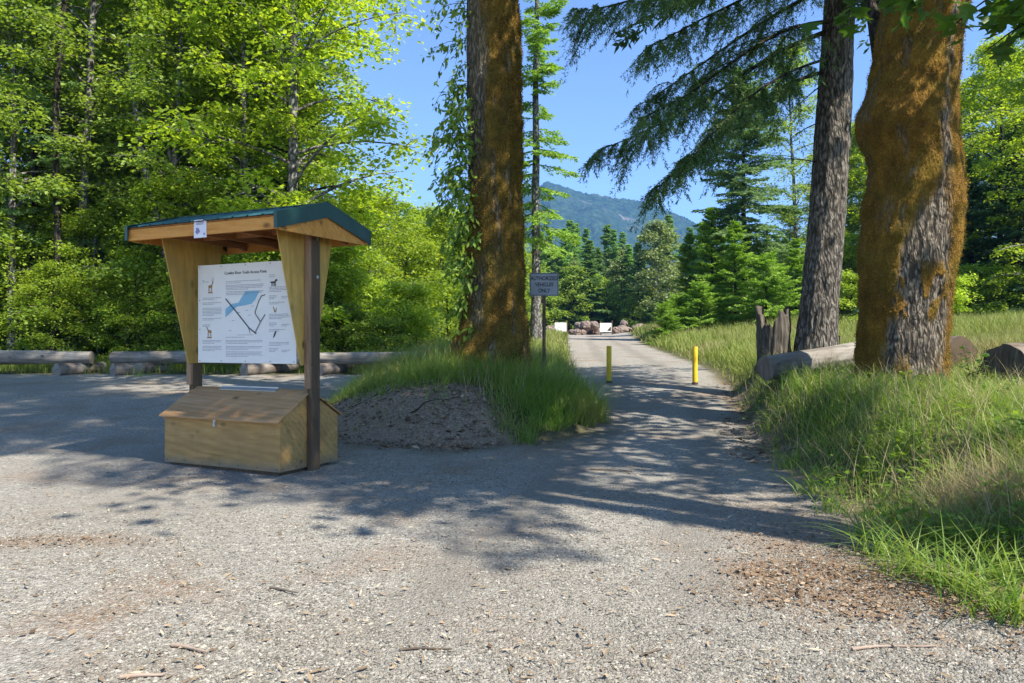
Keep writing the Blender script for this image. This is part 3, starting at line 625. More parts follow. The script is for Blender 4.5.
# ---------------------------------------------------------------- big near trunks
def smooth_interp(z, zk, vk, w):
    s = 0
    for o in (-1, -.5, 0, .5, 1): s = s+np.interp(z+o*w, zk, vk)
    return s/5
def big_trunk(zk, xk, yk, rk, zmin, zmax, nz, nth, seed, furrow, mossfn, flare=.3, lobes=.05, mossthick=.035):
    z = np.linspace(zmin, zmax, nz)[:, None]; th = (np.arange(nth)/nth*2*np.pi)[None, :]
    cx, cy, r = (smooth_interp(z, zk, v, .25) for v in (xk, yk, rk))
    hb = np.clip(z-zmin, 0, None)
    ct, st = np.cos(th), np.sin(th)
    R = r*(1+lobes*fbm(ct*1.6+3, st*1.6, z*.35, 3, seed)*2)
    R = R+flare*np.exp(-hb/.45)*(.55+.9*np.clip(vnoise(ct*2.2+7, st*2.2, z*.15, seed+5), -.5, 1))*r
    ms = np.clip(mossfn(ct, st, z, th), 0, 1)
    w1 = fbm(ct*3, st*3, z*.8, 3, seed+8)*.6
    rid = 1-np.abs(vnoise((ct+0*z)*r*9+w1, st*r*9+w1, z*1.5, seed+2))*2
    rid2 = vnoise(ct*r*24, st*r*24, z*7, seed+3)
    R = R+(1-ms*.75)*furrow*(rid*.8+rid2*.35)
    R = R+ms*mossthick*(.6+1.1*fbm(ct*r*6, st*r*6, z*5, 4, seed+11)+.8*vnoise(ct*r*2.5, st*r*2.5, z*1.6, seed+12))
    X = cx+R*ct; Y = cy+R*st; Z = z+0*th
    Vv = np.stack([X, Y, Z], -1)
    i = np.arange(nz-1)[:, None]*nth; j = np.arange(nth)[None, :]
    mb = MB(); mb.add(Vv.reshape(-1, 3), np.stack([i+j, i+(j+1) % nth, i+nth+(j+1) % nth, i+nth+j], -1).reshape(-1, 4))
    mb.att = {'moss': ms.ravel()}
    nr_ = np.stack([ct+0*z, st+0*z, 0*th+0*z+.05], -1).reshape(-1, 3)
    return mb, Vv.reshape(-1, 3), nr_, ms.ravel()
def moss_tufts(Vv, Nn, ms, n, seed, L=.04, W=.012, zmax=8.5):
    g = np.random.default_rng(seed); ok = np.where((ms > .45) & (Vv[:, 2] < zmax) & (Nn[:, 1] < .55))[0]
    idx = g.choice(ok, n, p=ms[ok]/ms[ok].sum()); P = Vv[idx]+g.normal(0, .015, (n, 3))*np.array([1, 1, 1])
    P = P-Nn[idx]*.006
    D = Nn[idx]*.8+g.normal(0, .5, (n, 3))+np.array([0, 0, -.35]); mb = MB()
    leaves(mb, P, D, g.normal(0, 1, (n, 3)), L*g.uniform(.5, 1.4, n), W*g.uniform(.7, 1.4, n))
    return mb
print('trunks')
# 1. ivy-hung mossy maple on the mound
D1 = 14.2; x1, y1 = -.30, D1; zg = float(G(x1, y1, False))
def z_at(py, d): return CAMZ+(341-py)/F*d
e1 = thing('maple_tree', 'big moss-covered maple on the grassy mound with leafy shoots down its left side', 'tree', (0, 0, 0))
pys = np.array([390, 350, 325, 300, 250, 200, 150, 100, 50, 0, -200]); lx = np.array([449, 453, 462, 466, 468, 468, 467, 466, 466, 466, 470]); rx = np.array([531, 529, 526, 523, 521, 520, 521, 522, 519, 516, 512])
zk = z_at(pys, D1)
def moss1(ct, st, z, th):
    n = fbm(ct*2.2+1, st*2.2, z*.7, 4, 71)
    left = sstep(.1, -.6, ct)*sstep(3.6, 5.6, z)+1.0*sstep(.42, .12, np.abs(ct+.55))*sstep(1.5, 2.0, z)*sstep(3.4, 2.9, z)
    return sstep(-.75, .25, n+.45-.95*left)*(1-.7*sstep(.22, .36, fbm(ct*5+9, st*5, z*1.5, 4, 99)))
mb, Vv, Nn, ms = big_trunk(zk, ((lx+rx)/2-512)/F*D1, np.full(len(pys), D1), (rx-lx)/2/F*D1*.94, zg-.25, 11.5, 300, 200, 5, .022, moss1, .35, .05, .07)
obj('trunk', mb, B_MOSS2, e1, True)
o = obj('moss', moss_tufts(Vv, Nn, ms, 32000, 3, .03, .013), M_MOSS, e1); o['label'] = 'brown and orange moss over the trunk'
tr, cr = deciduous(81, 21, .5, 11.6, 5.6, 30, 7, 4, 10, .21, z0=11, cs=.34)
T = np.array([x1, y1, 0])
def shifted(mbx, T):
    mbx.v = [v+T for v in mbx.v]; return mbx
obj('limbs', shifted(tr, T), B_MOSS2, e1, True); obj('crown', shifted(cr, T), L_MAPLE, e1)
g = np.random.default_rng(8); mb = MB(); tw = MB()
for i in range(95):                       # leafy shoots on the left of the trunk
    py = g.choice([g.uniform(-60, 120), g.uniform(100, 250), g.uniform(230, 335)], p=[.3, .45, .25]); zz = z_at(py, D1)
    ang = deg(g.uniform(150, 245)); rr = .5
    p0 = np.array([x1-.02+rr*math.cos(ang), y1+rr*math.sin(ang), zz])
    out = g.uniform(.15, .62)*(1 if py < 230 else .7); f = np.linspace(0, 1, 6)[:, None]
    dirv = np.array([math.cos(ang)-.35, math.sin(ang)*.6, 0]); p = p0+dirv*out*f**.7+np.array([0, 0, 1])*(.18*f-.75*f**2*g.uniform(.5, 1.2))
    tube(tw, p, np.linspace(.008, .003, 6), 3)
    n = 26; ff = g.uniform(.1, 1, n); P = np.stack([np.interp(ff, f[:, 0], p[:, j]) for j in range(3)], -1)+g.normal(0, .05, (n, 3))
    Dd = np.stack([g.normal(-.3, .6, n), g.normal(-.2, .6, n), g.normal(-.9, .4, n)], -1); Nn2 = np.stack([g.normal(0, .5, n), g.normal(-.6, .5, n), g.normal(.6, .4, n)], -1)
    l = g.uniform(.09, .17, n); leaves(mb, P, Dd, Nn2, l, l*.42)
o = obj('leafy_shoots', mb, L_IVY, e1); o['kind'] = 'stuff'; obj('shoot_stems', tw, B_DARK, e1)

# 2. mossy maple on the right bank
D2 = 12.0; x2, y2 = at(903, 385, D2)[:2]; zg = float(G(x2, y2, False))
e2 = thing('maple_tree', 'massive mossy maple on the right bank with grey bark showing low down', 'tree', (0, 0, 0))
pys = np.array([400, 385, 350, 300, 250, 205, 185, 150, 125, 100, 60, 0, -60, -200]); lx = np.array([856, 858, 860, 862, 862, 868, 872, 872, 854, 869, 877, 884, 886, 884]); rx = np.array([946, 944, 943, 946, 953, 958, 960, 956, 953, 954, 957, 964, 970, 978])
zk = z_at(pys, D2)
def moss2(ct, st, z, th):
    n = fbm(ct*2.6+1, st*2.6, z*.8, 4, 91); n2 = fbm(ct*6+1, st*6, z*2.5, 3, 93)
    # bare bark: front-right flank low down, narrowing upwards
    c = np.interp(z, [.9, 2.2, 3, 3.8, 5], [-1.72, -1.70, -1.62, -1.46, -1.2]); wd = np.interp(z, [.5, .9, 2.2, 3.0, 3.8, 4.6, 5.5], [.6, .66, .64, .47, .25, .12, .02])
    a = np.angle(np.exp(1j*(th-c))); bare = sstep(wd+.14, wd-.14, np.abs(a)+.28*n+.16*n2)
    tuft = sstep(.10, .2, fbm(ct*4+5, st*4, z*3, 3, 97)+.3*n2)*.95
    bare = np.clip(bare+.5*sstep(.24, .36, fbm(ct*5+9, st*5, z*1.7, 4, 98)), 0, 1)
    return np.clip(1-bare+tuft*bare*sstep(.55, .3, np.abs(z-2.3))+.9*bare*sstep(1.5, 1.0, z)*sstep(-.05, .25, n2), 0, 1)
mb, Vv, Nn, ms = big_trunk(zk, ((lx+rx)/2-512)/F*D2, np.full(len(pys), D2), (rx-lx)/2/F*D2*.93, zg-.25, 8.6, 300, 240, 15, .03, moss2, .12, .03, .055)
obj('trunk', mb, B_MOSSY, e2, True)
o = obj('moss', moss_tufts(Vv, Nn, ms, 50000, 4, .024, .010), M_MOSS, e2); o['label'] = 'thick brown-orange moss on the trunk'
tr, cr = deciduous(82, 17, .55, 7.6, 5.2, 36, 8, 4, 10, .21, z0=8.3, cs=.34, up=35)
T = np.array([x2+.35, y2, 0])
# mossy stem leaning behind, seen left of the top of the trunk
p = np.array([at(893, 120, 12.5), at(882, 60, 12.9), at(876, 20, 13.2), at(868, -60, 13.8), at(860, -130, 14.4)]); tube(tr, p-T, [.16, .15, .14, .12, .08], 10)
obj('limbs', shifted(tr, T), B_DARK, e2, True); obj('crown', shifted(cr, T), L_MAPLE, e2)
mb = MB(); tw = MB(); g = np.random.default_rng(18)   # low maple sprays with big lobed leaves
for (pa, pb, d, n) in [((975, -60), (905, 12), 9.5, 22), ((960, -30), (838, 14), 10, 20), ((1075, -40), (955, 24), 8.6, 34), ((1090, 0), (985, 52), 8.8, 30), ((1100, -40), (1010, 15), 8.2, 26)]:
    a, b = at(*pa, d), at(*pb, d-.2); f = np.linspace(0, 1, 6)[:, None]; p = a+(b-a)*f+np.array([0, 0, .12])*np.sin(f*3.14); tube(tw, p, np.linspace(.02, .006, 6), 4)
    ff = g.uniform(.3, 1.02, n); P = a+(b-a)*ff[:, None]+g.normal(0, .13, (n, 3)); Dd = np.stack([g.normal(-.3, .7, n), g.normal(0, .7, n), g.normal(-.5, .35, n)], -1)
    l = g.uniform(.16, .28, n); leaves(mb, P, Dd, np.stack([g.normal(0, .35, n), g.normal(0, .35, n), np.ones(n)], -1), l, l*1.05, MAPLE)
obj('low_foliage', mb, L_BIG, e2); obj('low_twigs', tw, B_DARK, e2)

# 3. grey fir with drooping boughs
D3 = 16.0
e3 = thing('fir_tree', 'grey-barked fir with dark drooping boughs behind the weathered log', 'tree', (0, 0, 0))
pys = np.array([375, 358, 330, 300, 200, 100, 0, -200, -700]); lx = np.array([790, 793, 798, 802, 811, 818, 825, 838, 862]); rx = np.array([840, 837, 837, 838, 846, 851, 855, 862, 868])
zk = z_at(pys, D3); xk = ((lx+rx)/2-512)/F*D3
mb, Vv, Nn, ms = big_trunk(zk, xk, np.full(len(pys), D3), (rx-lx)/2/F*D3*.95, z_at(395, D3), 20, 320, 150, 25, .028, lambda a, b, z, t: 0*z*a+.0, .12, .03)
mb.att = {}
obj('trunk', mb, B_FIR, e3, True)
def trunk3(z): return np.array([np.interp(z, zk[::1], xk), D3, z])
cr, br = MB(), MB(); g = np.random.default_rng(28)
def bough(p0, ctrl, nlat=26, latl=1.1, hang=.42, r0=.045, ntw=9, m=7):
    pts = np.array([p0]+list(ctrl)); tq = np.linspace(0, 1, len(pts)); f = np.linspace(0, 1, 14)
    p = np.stack([np.interp(f, tq, pts[:, j]) for j in range(3)], -1)
    for _ in range(3): p[1:-1] = (p[:-2]+p[1:-1]*2+p[2:])/4
    tube(br, p, np.linspace(r0, .006, 14), 6)
    bl = np.linalg.norm(p[-1]-p[0]); bd = nrm(p[-1]-p[0]); side = nrm(np.cross(bd, [0, 0, 1.]))
    for i in range(nlat):
        ff = .14+.86*(i+g.uniform(0, 1))/nlat; q = np.array([np.interp(ff, f, p[:, j]) for j in range(3)])
        sg = -1 if i % 2 else 1; ll = latl*(1.12-.7*ff)*g.choice([.35, .7, 1, 1.35])*g.uniform(.7, 1.25)
        dv = nrm(bd*g.uniform(.35, .9)+side*sg*g.uniform(.6, 1)+g.normal(0, .2, 3)); h = np.linspace(0, 1, 7)[:, None]
        lp = q+dv*ll*h+np.array([0, 0, 1])*ll*(h*g.uniform(-.1, .3)-h**2*g.uniform(.3, .8)); tube(br, lp, np.linspace(.012, .003, 7), 3)
        n = ntw; ft = np.linspace(.12, 1, n); P = np.stack([np.interp(ft, h[:, 0], lp[:, j]) for j in range(3)], -1)
        for s2 in (-1, 1):
            ls = nrm(np.cross(dv, [0, 0, 1.]))*s2
            D = nrm(dv*.5+ls*.45+np.array([0, 0, -1.])*g.uniform(.5, 1.5, (n, 1))+g.normal(0, .15, (n, 3)))*(hang*g.uniform(.5, 1.25, (n, 1)))
            tp = np.stack([P, P+D], 1)
            Nn_ = nrm(np.cross(D, g.normal(0, 1, (n, 3))))
            needle_cards(cr, P, D, Nn_, g, m, .07, .013, .6)
            needle_cards(cr, P, D, nrm(np.cross(nrm(D), Nn_)), g, m-2, .065, .013, .6)
        needle_cards(cr, lp[:-1], np.diff(lp, axis=0)*1.05, np.tile([0, 0, 1.], (6, 1)), g, 5, .08, .022)
bough(trunk3(z_at(27, D3)), [at(780, 48, 15.8), at(720, 92, 15.4), at(655, 128, 15), at(600, 150, 14.7)], 34, 1.25, .42, .06)
bough(trunk3(z_at(68, D3)), [at(785, 82, 15.6), at(735, 120, 15), at(690, 160, 14.6), at(655, 190, 14.3)], 26, 1.0, .4, .05)
bough(trunk3(z_at(20, D3)), [at(790, 25, 15.1), at(740, 55, 14.2), at(690, 95, 13.4), at(640, 120, 12.8)], 28, 1.0, .4, .05)
bough(trunk3(z_at(-50, D3)), [at(770, -45, 15.4), at(690, -20, 14.8), at(620, 5, 14.3), at(575, 12, 14)], 32, 1.1, .45, .05)
bough(trunk3(z_at(-30, D3)), [at(800, -25, 15.2), at(750, -5, 14.2), at(690, 25, 13.4), at(645, 50, 12.8)], 28, 1.0, .5, .05)
bough(trunk3(z_at(-70, D3)), [at(800, -60, 15), at(730, -30, 13.6), at(660, -5, 12.6)], 26, 1.0, .5, .05)
bough(trunk3(z_at(55, D3)), [at(790, 70, 14.8), at(750, 95, 13.6), at(715, 130, 12.7), at(690, 160, 12.2)], 22, .8, .36, .035)
bough(trunk3(z_at(-20, D3)), [at(790, 5, 16.3), at(735, 40, 16.6), at(680, 80, 16.8), at(640, 105, 17)], 26, 1.1, .42, .05)
bough(trunk3(z_at(-10, D3)), [at(860, -12, 15.6), at(890, 2, 15.2)], 12, .7, .4, .03)
for py, px2, py2 in [(75, 778, 128), (120, 790, 140), (165, 762, 162)]:
    a = trunk3(z_at(py, D3)); b = at(px2, py2, 15.7); f = np.linspace(0, 1, 6)[:, None]; tube(br, a+(b-a)*f+np.array([0, 0, .1])*np.sin(f*3), np.linspace(.018, .005, 6), 4)
obj('boughs', br, B_DARK, e3, True); obj('hanging_needles', cr, L_FIR, e3)
tr, cr = conifer(83, 30, .3, 10.6, 4.2, .8, 5, 5, 4, .2, .075, z0=19, gap=.2)
T = np.array([xk[-1]-.1, D3, 0.]); obj('upper_limbs', shifted(tr, T), B_FIR, e3, True); obj('crown', shifted(cr, T), L_DARK, e3)

# trees standing right of the camera, whose crowns shade the lot
SH1 = kind_meshes('shade_maple', deciduous(91, 14.5, .2, 7.4, 4.4, 30, 7, 4, 10, .2, cs=.3), L_MAPLE, B_MOSSY)
SH2 = kind_meshes('shade_fir', conifer(93, 40, .3, 8.4, 2.7, .95, 5, 6, 4, .2, .08, gap=.3, power=.3), L_DARK, B_FIR)
plant('maple_tree', SH1, 6.9, 5.3, 'maple out of frame at right that shades the gravel lot', 'tree', None, rz=.4)
SH3 = kind_meshes('high_fir', conifer(94, 42, .22, 18, 3.6, .9, 5, 6, 4, .2, .08, gap=.25, power=.3), L_DARK, B_FIR)
plant('fir_tree', SH3, 8.6, 1.0, 'very tall bare-stemmed fir out of frame at right', 'tree', None, rz=2)
plant('fir_tree', SH2, 6.3, 3.4, 'tall fir out of frame at right shading the kiosk', 'tree', None, rz=0)

# ---------------------------------------------------------------- stump, logs, stake, sapling
def log(name, a, b, r, label, cat='log', mats=(W_LOG, W_END), n=40, k=80, seed=0, taper=.08, lump=.09, group=None, endcol=None):
    a, b = np.array(a, float), np.array(b, float); L = np.linalg.norm(b-a); q = Vector(b-a).to_track_quat('X', 'Z')
    f = np.linspace(0, L, k)[:, None]; P = np.concatenate([f, 0*f, 0*f], 1); P[:, 1] = .03*r*np.sin(f[:, 0]*1.3+seed); P[:, 2] = .05*r*np.sin(f[:, 0]*.9+seed*2)
    mb = MB(); rf = lambda t, th: 1+lump*fbm(np.cos(th)*1.5+seed, np.sin(th)*1.5, t*L*1.2, 3, seed)*2+.04*vnoise(np.cos(th)*6, np.sin(th)*6, t*L*.8, seed)-.07*np.clip(vnoise(np.cos(th)*9, np.sin(th)*9, t*L*.35, seed+4)-.35, 0, 1)
    tube(mb, P, r*(1-taper*np.linspace(0, 1, k)), n, 0, False, None, rf)
    root = thing(name, label, cat, a, 0, group); root.rotation_mode = 'QUATERNION'; root.rotation_quaternion = q
    obj('bark', mb, mats[0], root, True)
    for e, x in ((0, 0), (k-1, L)):
        ring = mb.v[0].reshape(k, n, 3)[e]; c = P[e]+np.array([(-.012 if e == 0 else .012), 0, 0]); mid = c+(ring-c)*.55+np.array([(-.008 if e == 0 else .008), 0, 0]); 
        m2 = MB(); idx = np.arange(n); m2.add(np.concatenate([ring, mid, c[None]]), np.stack([idx, (idx+1) % n, n+(idx+1) % n, n+idx], -1)); m2.more(np.stack([n+idx, n+(idx+1) % n, np.full(n, 2*n)], -1))
        obj('cut_end', m2, mats[1] if endcol is None else endcol[0 if e == 0 else 1], root)
    return root
def gz(x, y): return float(G(x, y))
zl = gz(-8, 22)+.46
log('parking_log', (-17, 21.6, zl+.02), ((92-512)/F*21.9, 21.9, zl-.02), .20, 'long weathered parking log lying left of the gap at the lot edge', seed=1, group='weathered logs edging the lot')
log('parking_log', ((113-512)/F*22.2, 22.2, zl-.03), ((418-512)/F*21.5, 21.5, zl-.04), .185, 'long weathered parking log running behind the kiosk to the mound', seed=3, group='weathered logs edging the lot')
for px, ln, lab in [(58, .62, 'short log block under the right end of the left parking log'), (114, 1.0, 'pale-ended log block under the left end of the kiosk-side log'), (244, 1.1, 'stout log block seen under the map board'), (318, .8, 'dark log block right of the kiosk under the parking log'), (-60, .7, 'log block under the middle of the left parking log')]:
    x = (px-512)/F*21.3; z = gz(x, 21.4)
    log('log_block', (x+.05, 21.15, z+.14), (x+ln, 22.5, z+.16), .19, lab, seed=px % 7, n=20, k=10, mats=(W_LOGB, W_LOG), group='log blocks carrying the parking logs')
a = at(765, 369, 13.4); b = at(868, 352, 14.6)
log('fallen_log', a, b, .215, 'silvery weathered log between the stump and the mossy maple', seed=4, lump=.05, taper=-.05)
a = at(941, 348, 15.0); log('cut_log', at(962, 355, 14.2), at(905, 350, 15.6), .34, 'dark round-ended log behind the mossy maple trunk', mats=(W_LOGB, W_DPOST), seed=5)
log('cut_log', at(1004, 367, 11.2), at(1085, 358, 12.0), .33, 'thick brown log at the right edge with pale split top', mats=(W_LOGB, W_STUMP), seed=6)
p = at(1005, 366, 11.9); mb = MB(); 
# stump
sx, sy = at(775, 365, 16.3)[:2]; sz = gz(sx, sy); n, k = 96, 34
th = np.arange(n)/n*2*np.pi; top = .78+.22*vnoise(np.cos(th)*2.2+4, np.sin(th)*2.2, 0, 5)+.34*np.clip(np.cos(th-.1), 0, 1)**3+.22*np.clip(np.cos(th-2.6), 0, 1)**4+.09*vnoise(np.cos(th)*8, np.sin(th)*8, 0, 6)+.06*vnoise(np.cos(th)*20, np.sin(th)*20, 0, 16)
f = np.linspace(0, 1, k)[:, None]; Rr = .34*(1+.28*np.exp(-f*7))*(1+.26*fbm(np.cos(th)[None]*2.5, np.sin(th)[None]*2.5, f*1.6, 4, 8))+.035*vnoise(np.cos(th)[None]*9, np.sin(th)[None]*9, f*3, 9)
Zz = (f*top[None])*1.28-.1; o_ = np.stack([Rr*np.cos(th), Rr*np.sin(th), Zz], -1)
inn = np.stack([Rr[::-1]*.72*np.cos(th), Rr[::-1]*.72*np.sin(th), np.clip(Zz[::-1]-.03, .3, None)], -1)
Vs = np.concatenate([o_, inn]); kk = len(Vs); i = np.arange(kk-1)[:, None]*n; j = np.arange(n)[None]
mb = MB(); mb.add(Vs.reshape(-1, 3), np.stack([i+j, i+(j+1) % n, i+n+(j+1) % n, i+n+j], -1).reshape(-1, 4))
st_ = thing('tree_stump', 'rotten jagged stump left of the grey fir trunk', 'stump', (sx, sy, sz)); obj('wood', mb, W_STUMP, st_, True)
# rusty stake behind the log
x, y, z = at(839, 352, 17.5); mb = MB(); box(mb, -.025, .025, -.008, .008, -.3, .62); box(mb, -.008, .008, -.008, .03, -.3, .62)
o = obj('metal_stake', mb, P_RUST); o.location = (x, y, gz(x, y)); tag(o, 'thin dark metal stake in the grass right of the fir trunk', 'stake')
# leafy saplings near the cut logs
for px, py, d, h, lab in [(972, 372, 11.3, .62, 'leafy sapling between the two cut logs'), (1000, 398, 9.5, .32, 'low leafy sprout in the grass below the brown log')]:
    x, y, _ = at(px, py, d); g = np.random.default_rng(px); s_, l_ = MB(), MB()
    for i in range(5):
        aa = g.uniform(0, 6.28); hh = h*g.uniform(.7, 1.2); f = np.linspace(0, 1, 5)[:, None]; p = np.array([math.cos(aa), math.sin(aa), 0])*hh*.45*f**1.5+np.array([0, 0, 1])*hh*f; tube(s_, p, np.linspace(.006, .002, 5), 4)
        n = 12; ff = g.uniform(.3, 1, n); P = np.stack([np.interp(ff, f[:, 0], p[:, j]) for j in range(3)], -1); a2 = g.uniform(0, 6.28, n)
        l = g.uniform(.09, .15, n); leaves(l_, P, np.stack([np.cos(a2), np.sin(a2), g.normal(.1, .3, n)], -1), np.stack([g.normal(0, .3, n), g.normal(0, .3, n), np.ones(n)], -1), l, l*.5)
    r_ = thing('sapling', lab, 'sapling', (x, y, gz(x, y))); obj('stem', s_, B_DARK, r_); obj('foliage', l_, L_BIG, r_)

# ---------------------------------------------------------------- kiosk
print('kiosk')
K = thing('information_kiosk', 'wooden information kiosk with teal gable roof, map board and plywood storage box', 'kiosk', (-3.30, 9.54, 0.0), deg(-26.1))
K.location.z = gz(-3.26, 9.3)-.01
post_y0, post_y1 = -.07, .07
for sx in (-1, 1):
    mb = MB(); x0, x1_ = (.95, 1.03); a, b = sorted((sx*x0, sx*x1_)); box(mb, a, b, -.07, -.03, .99, 2.94)
    po = obj('post', mb, W_POST, K, bevel=.006)
    mb = MB(); box(mb, a+.004, b-.004, -.027, .125, -.15, 2.92); obj('backing_post', mb, W_DPOST, K, bevel=.004, label='dark brown timber bolted behind the post')
    for zz in (2.79, 1.55, 1.28, 2.33):
        m2 = MB(); tube(m2, np.array([[sx*1.018, .075 if zz > 2 else -.03, zz], [sx*1.033, .075 if zz > 2 else -.03, zz]]), .02 if zz > 2 else .013, 12, 0, True)
        obj('bolt', m2, P_STEEL if zz > 2 else P_RUST, po)
    # gusset panels, wide under the roof and narrow at the post
    mb = MB(); xg = sx*.93; pts = [(xg, -.53, 2.88), (xg, .46, 2.88), (xg, .12, 1.27), (xg, -.12, 1.27)]
    prism(mb, pts, (sx*.018, 0, 0)); obj('gusset_panel', mb, W_GUS, K, bevel=.002)
# storage box
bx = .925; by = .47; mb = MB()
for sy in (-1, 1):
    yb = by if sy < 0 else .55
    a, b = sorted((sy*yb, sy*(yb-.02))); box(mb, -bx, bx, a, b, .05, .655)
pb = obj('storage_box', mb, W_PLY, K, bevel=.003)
for sx in (-1, 1):
    mb = MB(); x = sx*(bx+.001); prism(mb, [(x, -by-.001, .05), (x, .551, .05), (x, .551, .635), (x, .04, .945), (x, -by-.001, .65)], (sx*.02, 0, 0)); obj('end_panel', mb, W_PLY, pb, bevel=.002)
mb = MB(); box(mb, -bx+.03, bx-.03, -by+.04, by-.04, -.1, .06); obj('skid_base', mb, W_DPOST, pb)
for sy in (-1, 1):
    mb = MB(); lo = .575 if sy < 0 else .57; s0 = .585; y0 = .04
    pts = [(-bx-.05, y0, .972), (bx+.05, y0, .972), (bx+.05, y0+sy*lo, .972-lo*s0), (-bx-.05, y0+sy*lo, .972-lo*s0)]
    if sy > 0: pts = pts[::-1]
    prism(mb, pts, (0, 0, -.018)); obj('lid', mb, W_LID, pb, bevel=.002)
mb = MB(); box(mb, -.5, .45, -.02, .03, .975, .981, 0, lambda V: V+np.stack([0*V[:, 0], 0*V[:, 0], (V[:, 1]-.04)*.585], -1)); box(mb, -.5, .45, .031, .037, .965, .99)
obj('hinge_strip', mb, P_STEEL, pb, label='pale metal hinge strip along the box ridge')
mb = MB(); box(mb, -.10, -.06, -by-.012, -by-.001, .53, .62); box(mb, -.088, -.072, -by-.02, -by-.012, .54, .58); obj('latch', mb, P_STEEL, pb)
mb = MB()
for u in (-.9, -.6, -.3, 0, .3, .6, .9):
    for zz in (.085, .61):
        if abs(u) == .9 or zz < .1: tube(mb, np.array([[u, -by+.001, zz], [u, -by-.0035, zz]]), .007, 7, 0, True)
for yy in (-.42, -.2, .2, .42): tube(mb, np.array([[bx+.02, yy, .085], [bx+.0245, yy, .085]]), .007, 7, 0, True)
obj('screw_heads', mb, P_RUST, pb)['kind'] = 'stuff'
# map board
px0, px1, pz0, pz1, pyf = -.775, .86, 1.285, 2.53, -.105
mb = MB(); box(mb, px0, px1, pyf, pyf+.022, pz0, pz1); bd = obj('map_board', mb, paint('cream_board', (.76, .74, .68), .5, .4, .1), K, bevel=.002)
PW, PH = px1-px0, pz1-pz0
def bq(mb, u0, u1, v0, v1, lay=1, mat=0):
    y = pyf-.0018*lay; x0, x1_ = px0+u0*PW, px0+u1*PW; z0, z1_ = pz1-v1*PH, pz1-v0*PH
    mb.add([[x0, y, z0], [x1_, y, z0], [x1_, y, z1_], [x0, y, z1_]], [[0, 1, 2, 3]], mat)
def bpoly(mb, pts, lay=1, mat=0):
    V = [[px0+u*PW, pyf-.0018*lay, pz1-v*PH] for u, v in pts]; c = np.mean(V, 0); n = len(V)
    mb.add(V+[list(c)], [[n, (i+1) % n, i] for i in range(n)], mat)
def bline(mb, pts, w, lay=2):
    pts = np.array(pts, float); 
    for a, b in zip(pts[:-1], pts[1:]):
        d = (b-a)*np.array([PW, PH]); d /= np.linalg.norm(d); nn = np.array([-d[1]/PW, d[0]/PH])*w/2; e = d/np.array([PW, PH])*w*.4
        q = [a-e+nn, b+e+nn, b+e-nn, a-e-nn]; V = [[px0+u*PW, pyf-.0018*lay-.0002*len(mb.v), pz1-v*PH] for u, v in q]; mb.add(V, [[0, 1, 2, 3]])
g = np.random.default_rng(3); mb = MB()
def para(u0, u1, v0, lines, lh=.0145, short=.6):
    for i in range(lines):
        u = u0; end = u0+(u1-u0)*(short if i == lines-1 else g.uniform(.93, 1)); v = v0+i*lh
        while u < end-.004:
            w = min(g.uniform(.008, .03), end-u); bq(mb, u, u+w, v, v+.0062); u += w+.0045
para(.30, .68, .175, 2, .017, .4) ; para(.30, .69, .215, 4); para(.30, .69, .28, 3)
para(.05, .07, .155, 1, short=1); para(.05, .12, .17, 1, short=1)
para(.05, .26, .335, 2); para(.05, .26, .385, 2); para(.05, .26, .44, 6); para(.05, .26, .545, 2)
para(.05, .14, .61, 2, short=.9); para(.05, .26, .77, 3); para(.05, .26, .83, 4)
para(.74, .80, .13, 2, .018, .9); para(.74, .94, .25, 4); para(.74, .82, .335, 3); para(.86, .94, .345, 2); para(.74, .90, .40, 2)
para(.74, .94, .515, 4); para(.74, .82, .60, 3); para(.86, .94, .615, 2); para(.74, .90, .665, 2); para(.74, .94, .79, 3); para(.74, .83, .85, 3); para(.86, .95, .865, 2)
para(.42, .58, .715, 1, short=1); para(.30, .62, .738, 1); para(.30, .68, .77, 3); para(.30, .68, .83, 3); para(.30, .68, .885, 4)
for u, v in [(.42, .49), (.50, .47), (.56, .43), (.36, .57), (.53, .52), (.33, .67)]: para(u, u+.03, v, 1, short=1)
obj('body_lettering', mb, P_GREY, bd)
mb = MB(); bpoly(mb, [(.295, .54), (.295, .455), (.36, .405), (.43, .395), (.47, .33), (.50, .285), (.645, .285), (.60, .37), (.565, .41), (.49, .425), (.40, .435), (.36, .47), (.33, .51)]); obj('river_print', mb, P_BLUE, bd)
mb = MB(); bline(mb, [(.30, .355), (.42, .50), (.54, .65), (.61, .705)], .018); bline(mb, [(.53, .635), (.55, .70)], .009); bline(mb, [(.70, .325), (.665, .335), (.64, .38), (.60, .495), (.61, .52), (.655, .59)], .012); bline(mb, [(.70, .52), (.655, .59), (.60, .70)], .012)
obj('road_print', mb, P_ROADP, bd)
def elk(mb, u, v, s, antler=True, flip=1):
    def P(l): return [(u+flip*a*s/PW, v-b*s/PH) for a, b in l]
    bpoly(mb, P([(-.5, .1), (-.45, .5), (0, .55), (.3, .6), (.45, .45), (.35, .15), (0, .05)]), 1); 
    for a in (-.42, -.28, .18, .3): bpoly(mb, P([(a, .15), (a+.1, .15), (a+.08, -.5), (a, -.5)]), 2)
    bpoly(mb, P([(.25, .5), (.45, .5), (.6, .95), (.78, .9), (.75, 1.02), (.5, 1.1)]), 2)
    if antler:
        for k_ in (0, .14): bline(mb, P([(.55+k_*.3, 1.05), (.35+k_*2, 1.35), (.45+k_*2.6, 1.75)]), .006*s/.1)
